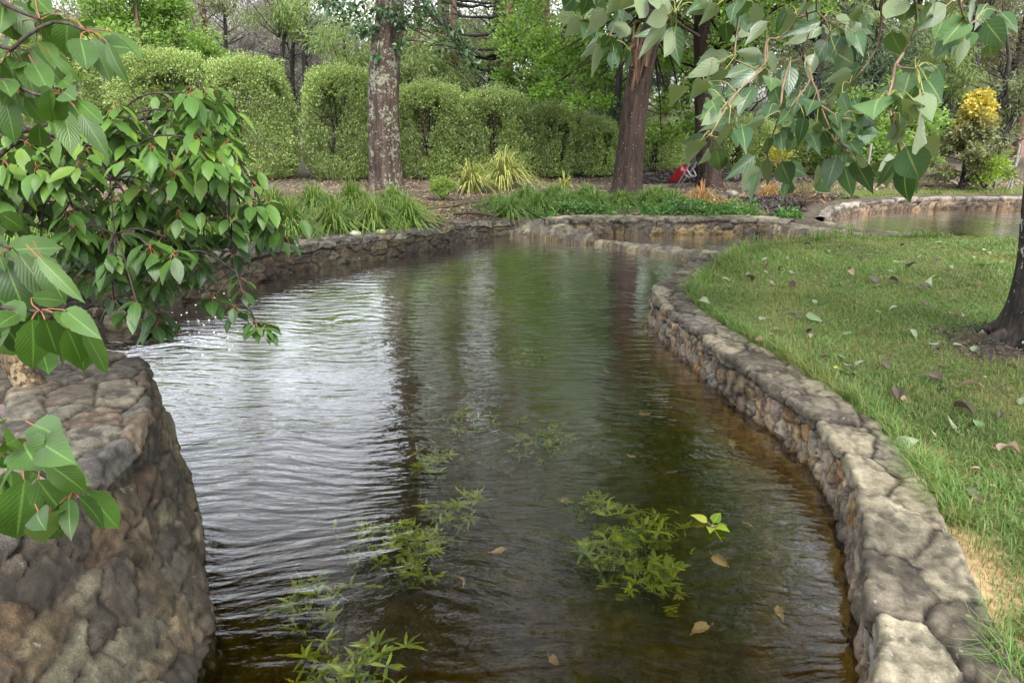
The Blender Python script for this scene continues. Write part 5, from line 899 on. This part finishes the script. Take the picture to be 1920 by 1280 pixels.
def loft(secs, n=40):
    out = []
    for z, lx, ly, cx_, e in secs:
        th = np.linspace(0, 2 * math.pi, n, endpoint=False); p = 2 / e; out.append(np.stack([cx_ + lx * np.sign(np.cos(th)) * np.abs(np.cos(th)) ** p, ly * np.sign(np.sin(th)) * np.abs(np.sin(th)) ** p, np.full(n, z)], -1))
    V = np.concatenate(out); m_ = len(secs); i = np.arange(m_ - 1)[:, None] * n; j = np.arange(n)[None]; k = (j + 1) % n; return V, np.stack([i + j, i + k, i + n + k, i + n + j], -1).reshape(-1, 4)
V, F = loft([(0, .001, .001, 0, 4), (0, .26, .2, 0, 4), (.02, .30, .23, 0, 4), (.16, .38, .28, .04, 4), (.28, .45, .33, .07, 4.5), (.285, .475, .35, .07, 4.5), (.275, .475, .35, .07, 4.5), (.272, .44, .325, .07, 4.5), (.16, .37, .27, .04, 4), (.03, .29, .22, 0, 4), (.014, .001, .001, 0, 4)]); mb = MB(); mb.add(xf(V), F); mb.build('tray', M_red, root)
fb_ = MB()
for s in (-1, 1):
    fb_.tube(xf(smooth_path([[.66, s * .05, -.14], [.45, s * .12, -.06], [0, s * .18, -.025], [-.4, s * .24, .0], [-.85, s * .28, .06]], .06)), .016, 8)
    fb_.tube(xf(smooth_path([[-.2, s * .2, -.02], [-.24, s * .21, -.28], [-.34, s * .21, -.29], [-.42, s * .22, -.0]], .04)), .014, 8)
fb_.tube(xf(np.array([[-.29, -.21, -.285], [-.29, .21, -.285]])), .012, 6); fb_.tube(xf(np.array([[.66, -.06, -.14], [.66, .06, -.14]])), .012, 6); fb_.build('frame', M_steel, root)
wb = MB(); th = np.linspace(0, 2 * math.pi, 28); wb.tube(xf(np.stack([.66 + .15 * np.cos(th), 0 * th, -.14 + .15 * np.sin(th)], -1)), .035, 9, False); wh = wb.build('wheel', M_tyre, root); wb = MB(); wb.tube(xf(np.array([[.66, -.02, -.14], [.66, .02, -.14]])), .11 * .82, 18); wb.build('rim', M_steel, wh)
gr_ = MB()
for s in (-1, 1):
    g1 = MB(); g1.tube(xf(np.array([[-.72, s * .27, .04], [-.9, s * .285, .066]])), .02, 8); g1.build('grip', M_tyre, root)
# ---------------------------------------------------------------- wire fence at the far right
g = ground_at(1885, 352, .3); g[2] = float(terr(g[None, :2])[0]); root = empty('wire_fence', g, 'grey wire fence with leaning stay posts at the far right edge', 'fence'); M_post = plain('weathered_post', (.26, .24, .22), .85); M_wire = plain('fence_wire', (.12, .12, .12), .6, .4)
for dx, top_, ln in ((-.25, 1.0, 0), (.12, 1.0, 0), (.02, .75, .16), (-3.2, 1.0, 0), (2.4, 1.0, 0)):
    mb = MB(); mb.tube([[dx, 0, -.1], [dx + ln, 0, top_]], .03 if not ln else .02, 8); mb.build('post', M_post, root)
mb = MB()
for k in range(6): mb.tube([[-3.2, 0, .1 + k * .16], [-.25, 0, .1 + k * .16], [.12, 0, .1 + k * .16], [2.4, 0, .1 + k * .16]], .004, 4, False)
mb.build('wire', M_wire, root)
# ---------------------------------------------------------------- stones, sticks
M_rock = barkmat('rock', (.20, .18, .15), (.34, .32, .27), 9, 1, bump=.02); M_grock = barkmat('green_rock', (.19, .21, .15), (.30, .33, .25), 9, 1, bump=.02)
def rock(px, py, z, s, label, mat=M_rock, seed=1, D=None, cat='stone', fl=.6):
    r = np.random.default_rng(seed); g = ground_at(px, py, z) if D is None else at(px, py, D); n1, n2 = 14, 22; u = np.linspace(0, math.pi, n1); v = np.linspace(0, 2 * math.pi, n2, endpoint=False); U_, V_ = np.meshgrid(u, v, indexing='ij'); k = 1 + .5 * (fbm(np.cos(V_) * 1.5 + seed, np.sin(V_) * 1.5 + U_) - .5) + .2 * (fbm(np.cos(V_) * 4 + seed, U_ * 3 + np.sin(V_) * 3) - .5)
    e = lambda a: np.sign(a) * np.abs(a) ** .75
    X_ = e(np.sin(U_) * np.cos(V_)) * k; Y_ = e(np.sin(U_) * np.sin(V_)) * k * .8; Z_ = e(np.cos(U_)) * k * fl; P = np.stack([X_, Y_, Z_], -1).reshape(-1, 3) * s; i = np.arange(n1 - 1)[:, None] * n2; j = np.arange(n2)[None]; kk = (j + 1) % n2; F = np.stack([i + j, i + n2 + j, i + n2 + kk, i + kk], -1).reshape(-1, 4)
    o = make('stone', P, F, mat); o.location = g + np.array([0, 0, s * fl * .4]); o.rotation_euler = (0, 0, r.uniform(0, 6)); return tag(o, label, cat)
rock(20, 838, .56, .21, 'large flat grey green rock in the bed behind the near left wall', M_grock, 3, fl=.35); rock(70, 762, .56, .07, 'small pale stone at the foot of the peeling cherry trunk', M_rock, 4); rock(40, 775, .55, .1, 'purplish stone among the dark litter behind the near wall', barkmat('purple_rock', (.12, .085, .085), (.2, .15, .15), 9, 1), 5)
rock(667, 441, .3, .075, 'pale stone on the soil in front of the left bed', barkmat('pale_rock', (.38, .40, .30), (.5, .5, .4), 9, 1), 6); rock(715, 437, .3, .065, 'yellow green stone right of the pale one, in front of the left bed', barkmat('mossy_rock', (.30, .36, .14), (.42, .46, .22), 9, 1), 7)
rock(1352, 372, .3, .14, 'brown flat rock right of the orange sedge', barkmat('brown_rock', (.12, .08, .06), (.22, .16, .12), 9, 1), 8, fl=.4); rock(1372, 366, .3, .12, 'grey rock behind the brown flat one', M_rock, 9)
for i, (px, py, s) in enumerate([(225, 610, .16), (170, 590, .14), (275, 585, .12)]): rock(px, py, .0, s, ['dark wet rock at the foot of the far left wall, nearest the cherry leaves', 'dark wet rock leftmost at the foot of the far left wall', 'wet rock rightmost of three at the foot of the far left wall'][i], barkmat('wet_rock%d' % i, (.10, .08, .055), (.2, .16, .11), 8, 1), 20 + i)
def stick(pts, rad, label, z=.31):
    P = [ground_at(x, y, z + dz) for x, y, dz in pts]; mb = MB(); mb.tube(smooth_path(P, .04), rad, 6); tag(mb.build('stick', M_cb), label, 'stick')
stick([(800, 392, .02), (845, 388, .06), (872, 382, .14), (905, 378, .02)], .012, 'thin forked stick left of the striped flax'); stick([(850, 402, 0), (885, 399, .04), (925, 404, .02)], .028, 'thick dark stick lying in the litter at the head of the pond'); stick([(818, 412, .02), (860, 420, .05), (905, 410, .08)], .009, 'thin pale stick lying across the dry litter'); stick([(833, 345, 0), (833, 372, .0)], .01, 'short upright garden stake before the small lime green bush')
# ---------------------------------------------------------------- waterweed
M_wd = leafmat('water_plant', [(.20, .30, .02), (.28, .38, .03), (.12, .21, .02), (.34, .38, .05)], trans=.4, rough=.4, noise=4, veins=(3., .3, (.25, .42, .08)))
def weed(px, py, rad, n_, top, label, seed, L=.085):
    r = np.random.default_rng(seed); g = ground_at(px, py, 0); root = empty('water_plant', [g[0], g[1], -.45], label, 'water plant', 'green plants under the water'); sm = MB(); rows = []
    for i in range(n_):
        a = r.uniform(0, 6.28); q = rad * math.sqrt(r.random()); zt = .45 + top + r.uniform(-.23, -.045); b_ = np.array([math.cos(a) * q * .6, math.sin(a) * q * .6, 0]); e = np.array([math.cos(a) * q + r.normal(0, .05), math.sin(a) * q + r.normal(0, .05), zt]); P = smooth_path([b_, (b_ + e) / 2 + r.normal(0, .03, 3), e], .05); sm.tube(P, .0022, 4, False)
        for j in range(int(r.integers(6, 10))):
            s = P[max(1, len(P) - 1 - j)] if len(P) > 3 else e; az = r.uniform(0, 6.28); d = norm(np.array([math.cos(az), math.sin(az), r.uniform(.0, .5)])); l = L * r.uniform(.6, 1.2); rows.append((s, s + d * l, norm(np.array([-.3 * d[0], -.3 * d[1], 1]) + r.normal(0, .25, 3)), r.uniform(.13, .22), r.uniform(.03, .12), .2))
    sm.build('stems', M_twig, root); lv = MB(); lv.add(*big_leaves(rows, 2, 5, 'cherry')); lv.build('leaves', M_wd, root)
for i, a in enumerate([(1200, 965, .20, 20, .0, 'brightest green water plant, right of the middle of the pond near its front'), (1130, 1000, .12, 9, -.02, 'smaller water plant touching the left of the brightest one'), (1235, 1050, .13, 12, -.01, 'water plant just below the brightest one'), (1120, 920, .08, 5, .0, 'small leafy water plant above and left of the brightest one'),
 (770, 1000, .17, 15, -.03, 'green water plant left of the bright ripples'), (845, 925, .14, 9, -.04, 'water plant in the reflection of the big trunk'), (810, 850, .12, 9, -.03, 'water plant in the middle of the pond, on the trunk reflection'), (705, 985, .12, 7, -.06, 'dim water plant left of the one beside the bright ripples'), (690, 1215, .13, 9, .0, 'water plant at the bottom edge of the picture'), (585, 1085, .13, 8, -.04, 'dim water plant beside the near left wall'), (620, 1190, .1, 6, -.05, 'dim water plant under the bottom one'), (1010, 790, .25, 12, -.10, 'dim sunken water plant in the centre of the pond'), (1040, 545, .36, 30, -.05, 'farthest water plant, a green mat before the stone weir'), (1130, 555, .3, 10, -.12, 'dim patch right of the farthest water plant'), (980, 640, .3, 8, -.16, 'deep faint water plant below the farthest one'), (870, 760, .2, 7, -.12, 'faint sunken water plant in the upper middle of the pond')]):
    weed(a[0], a[1], a[2], int(a[3] * 2.4), a[4], a[5], 300 + i)
# floating poplar sprig
S = ground_at(1335, 985, .0); root = empty('poplar_sprig', S, 'broken sprig with green poplar leaves floating beside the brightest water plant', 'leafy sprig'); rows = []; mb = MB()
for dx, dy, a, L_ in [(.03, .05, .9, .09), (-.05, .06, 2.6, .09), (.04, -.06, -.9, .08), (-.03, -.06, -1.9, .08), (.06, -.02, -.3, .05)]: b_ = np.array([dx * .4, dy * .4, .006]); d = np.array([math.cos(a), math.sin(a), .15]); rows.append((b_, b_ + d * L_, (0, -.2, 1), .6, .08, .15)); mb.tube([[0, 0, .0], b_], .0016, 5, False)
mb.tube([[0, 0, 0], [.02, -.12, -.03]], .0025, 5, False); lv = MB(); lv.add(*big_leaves(rows, 4, 8, 'poplar')); lv.build('leaves', M_wd, root); mb.build('twig', M_pet, root)
# ---------------------------------------------------------------- fallen leaves on the lawn, bubbles
FM = {'p': leafmat('fallen_pale_leaf', [(.26, .31, .18), (.22, .27, .16), (.30, .34, .22)], trans=.15, rough=.5, veins=(6., .3, (.34, .36, .24))), 'g': leafmat('fallen_green_leaf', [(.10, .20, .07), (.16, .26, .10)], trans=.2, rough=.4, veins=(6., .3, (.3, .36, .15))), 'b': leafmat('fallen_brown_leaf', [(.11, .075, .055), (.07, .05, .045), (.15, .10, .075)], trans=.05, rough=.6, veins=(6., .3, (.16, .12, .09))), 't': leafmat('fallen_tan_leaf', [(.36, .27, .19), (.30, .21, .15), (.40, .31, .24)], trans=.1, rough=.6, veins=(6., .3, (.4, .3, .2))), 'y': leafmat('fallen_yellow_leaf', [(.65, .58, .03), (.6, .55, .1)], trans=.2, veins=(6., .3, (.7, .6, .2)))}
DEF = {'p': ('pale silvery green fallen leaf lying on the lawn', 'pale fallen leaves on the lawn'), 'g': ('dark green fallen leaf lying on the lawn', 'green fallen leaves on the lawn'), 'b': ('curled dark brown fallen leaf lying on the lawn', 'brown fallen leaves on the lawn'), 't': ('dry tan fallen leaf lying on the lawn', 'tan fallen leaves on the lawn'), 'y': ('bright yellow fallen leaf on the lawn edge', 'yellow fallen leaves on the lawn')}
FL = [('p',155,268,60),('p',205,315,40),('p',240,372,45),('p',265,410,40),('p',190,345,40),('y',120,385,25),('b',360,368,80),('p',365,335,55),('p',465,255,45),('p',470,325,30),('b',455,300,60),('b',535,300,50),('p',560,310,40),('p',615,325,35),('t',660,320,40),('b',750,290,55),('p',815,215,60),('p',755,240,45),('p',870,235,50),('b',940,300,50),('t',935,335,50),('t',940,190,45),('b',610,410,120),('t',510,388,40),('b',1050,375,70),('p',1070,400,70),('p',940,420,50),('p',735,460,60),('p',733,492,45),('b',855,480,60),('p',950,500,50),('b',970,520,40),('p',1185,535,90),('t',1100,545,40),('b',1290,300,90),('t',1300,320,50),('p',1165,325,45),('p',1210,265,60),('b',1180,390,80),('p',1375,382,70),('y',1405,355,35),('p',1440,340,40),('b',1345,415,60),('t',1635,390,90),('b',1240,190,80),('b',1440,185,60),('p',1690,290,55),('p',1735,298,45),('p',1690,325,60),('p',1780,322,80),('p',1490,305,55),('p',1455,492,55),('b',1345,512,50),('b',1395,540,55),('t',1530,580,70),('b',1555,400,50),('p',1690,210,50),('p',1735,215,50),('p',1640,250,50),('p',1785,270,50),('b',1415,270,40),('p',450,580,40),('t',915,605,40),('b',590,560,90),('p',650,580,80),('b',660,550,60),('g',740,590,90),('b',770,575,70),('p',545,655,70),('t',490,670,40),('b',690,660,60),('b',760,665,70),('t',720,690,45),('p',910,665,60),('b',1010,660,35),('t',1235,645,60),('p',1290,675,60),('t',430,775,60),('t',420,795,70),('p',1410,720,70),('p',1545,730,60),('p',1630,740,60),('p',1410,780,35),('b',1465,840,60),('b',1110,855,70),('y',855,855,50),('y',815,912,45),('p',920,840,60),('p',990,835,60),('g',890,795,50),('b',800,810,50),('g',755,893,100),('g',905,890,80),('b',940,870,70),('b',1380,920,120),('b',1455,970,100),('t',1620,990,190),('t',1540,1020,60),('b',1195,1015,130),('t',1260,1040,80),('b',1790,980,50),('p',1890,1045,70),('b',1570,1110,180),('p',1530,1195,170),('g',1640,1170,90),('t',1405,1225,50),('b',1765,1140,90),('b',1860,830,60),('p',1430,165,40),('t',1170,460,30),('p',120,545,70),('b',1530,480,40),('b',1010,250,40),('p',590,245,35),('b',700,180,40),('p',1320,240,40)]
FL = [(k, 1280 + x / 2.977, 400 + y / 2.977, L / 2.977) for k, x, y, L in FL] + [('p', 1725, 922, 42), ('b', 1840, 928, 50), ('t', 1828, 882, 22), ('b', 1765, 900, 20), ('t', 1895, 851, 48), ('b', 1855, 965, 26), ('p', 1700, 830, 50), ('t', 1690, 838, 28), ('b', 1750, 655, 22)]
r = np.random.default_rng(99); cache = {}
placed = []
for i, (k, px, py, L) in enumerate(FL):
    g = ground_at(px, py, .27); gz = float(terr(g[None, :2])[0]); g = ground_at(px, py, gz + .03); real = min(.17, max(.06, L / FPX * g[1] * 1.35)); v = i % 4
    if (k, v) not in cache:
        rr = np.random.default_rng(i + 7); cur = {'p': .12, 'g': .1, 'b': .28, 't': .2, 'y': .1}[k]; V, F, U = big_leaves([((-.5, 0, 0), (.5, 0, rr.uniform(-.05, .15)), (rr.normal(0, .3), rr.normal(0, .3), 1), rr.uniform(.4, .62), rr.uniform(.5, 1.2) * cur * (-1 if v % 2 else 1), rr.uniform(.2, 1.2) * cur * 3.2)], 6, 12, 'poplar'); mb = MB(); mb.add(V, F, U); mb.tube([[-.5, 0, 0], [-.62, .03, .02], [-.75, .08, .03]], .008, 5); o = mb.build('fallen_leaf', FM[k]); cache[(k, v)] = o
    else: o = cache[(k, v)].copy(); COL.objects.link(o)
    q = g.copy(); gz2 = float(terr(q[None, :2])[0]); onwall = q[0] < 2.05 and 2 < q[1] < 7 and px < 1500
    q[2] = max(gz2 + .026, .325 if onwall else 0); o.location = q; o.rotation_euler = (r.normal(0, .25), r.normal(0, .25), r.uniform(0, 6.28)); s = real * r.uniform(.8, 1.05); o.scale = (s, s, s); tag(o, DEF[k][0], 'fallen leaf', DEF[k][1]); placed.append((k, q[0], q[1], o))
mb = MB(); th = np.linspace(0, 6.283, 10, endpoint=False); V = [(0, 0, .8)] + [(math.cos(t), math.sin(t), 0) for t in th] + [(.7 * math.cos(t), .7 * math.sin(t), .6) for t in th]; F = [(1 + j, 1 + (j + 1) % 10, 11 + (j + 1) % 10, 11 + j) for j in range(10)] + [(11 + j, 11 + (j + 1) % 10, 0, 0) for j in range(10)]; mb.add(V, F)
M_foam = plain('white_foam', (.8, .8, .8), .3); proto = mb.build('foam_bubble', M_foam); pts = [(345,552),(388,560),(402,558),(300+98,543),(431,562),(367,572),(312,594),(323,586),(340,590),(350,586),(372,601),(406,590),(410,583),(404,594),(433,590),(382,609),(330,604),(314,604),(316,610),(332,615),(353,602),(312,621),(351,622),(356,628),(373,623),(401,623),(410,626),(374,637),(427,634),(367,642),(386,648),(398,642),(409,650),(430,655),(342,640),(415,645),(360,660),(380,665),(350,655),(300,600),(310,612),(420,550),(375,556),(392,600),(445,620),(436,648)]
for i, (px, py) in enumerate(pts):
    o = proto if i == 0 else proto.copy()
    if i: COL.objects.link(o)
    g = ground_at(px, py, 0); o.location = (g[0], g[1], 0); s = r.uniform(.005, .012); o.scale = (s, s, s * .8); tag(o, 'tiny white foam bubble drifting below the far left wall', 'bubble', 'foam bubbles on the pond')
ZN = [(lambda x, y: x < 2.1 and y < 7, 'on top of the curved wall'), (lambda x, y: y > 9.0, 'by the far kerb of the lawn'), (lambda x, y: math.hypot(x - 3.5, y - 5.2) < .8, 'on bare earth by the dark trunk'), (lambda x, y: y > 7.3, 'in the far half of the lawn'), (lambda x, y: y > 5.6, 'in the middle of the lawn'), (lambda x, y: y > 4.4, 'on lawn level with the dark trunk'), (lambda x, y: y > 3.3, 'on the lawn below the dark trunk'), (lambda x, y: True, 'on the nearest lawn')]
ORD = ['first', 'second', 'third', 'fourth', 'fifth', 'sixth', 'seventh', 'eighth', 'ninth', 'tenth', 'eleventh', 'twelfth', 'thirteenth', 'fourteenth', 'fifteenth', 'sixteenth', 'seventeenth', 'eighteenth', 'nineteenth', 'twentieth', 'twenty-first', 'twenty-second', 'twenty-third', 'twenty-fourth', 'twenty-fifth', 'twenty-sixth']
AD = {'p': 'silvery green', 'g': 'dark green', 'b': 'dark brown', 't': 'dry tan', 'y': 'bright yellow'}; zz_ = {}
for k, x, y, o in placed:
    z_ = [n_ for f_, n_ in ZN if f_(x, y)][0]; zz_.setdefault((k, z_), []).append((x / y, o))
for (k, z_), L_ in zz_.items():
    L_.sort(key=lambda q: q[0])
    for i, (_, o) in enumerate(L_): o['label'] = AD[k] + ' fallen leaf ' + z_ + ('' if len(L_) == 1 else ', ' + ORD[min(i, 25)] + ' from left')
# sunken dead leaves
for i, (px, py) in enumerate([(690, 1235), (1040, 1265), (620, 770), (1180, 880), (1050, 970), (930, 1060), (1400, 1010), (1350, 1080), (1310, 1210), (1460, 1180), (1140, 720), (1210, 800), (860, 1120), (1370, 860), (1250, 760)]):
    o = cache[('t', [0, 1, 2, 3][i % 4])] if ('t', i % 4) in cache else list(cache.values())[0]; o = o.copy(); COL.objects.link(o); g = ground_at(px, py, -.2); o.location = g; o.rotation_euler = (r.normal(0, .3), r.normal(0, .3), r.uniform(0, 6)); s = r.uniform(.07, .12); o.scale = (s, s, s); tag(o, 'dead orange brown leaf sunk beneath the pond surface', 'sunken leaf', 'dead leaves under the water')
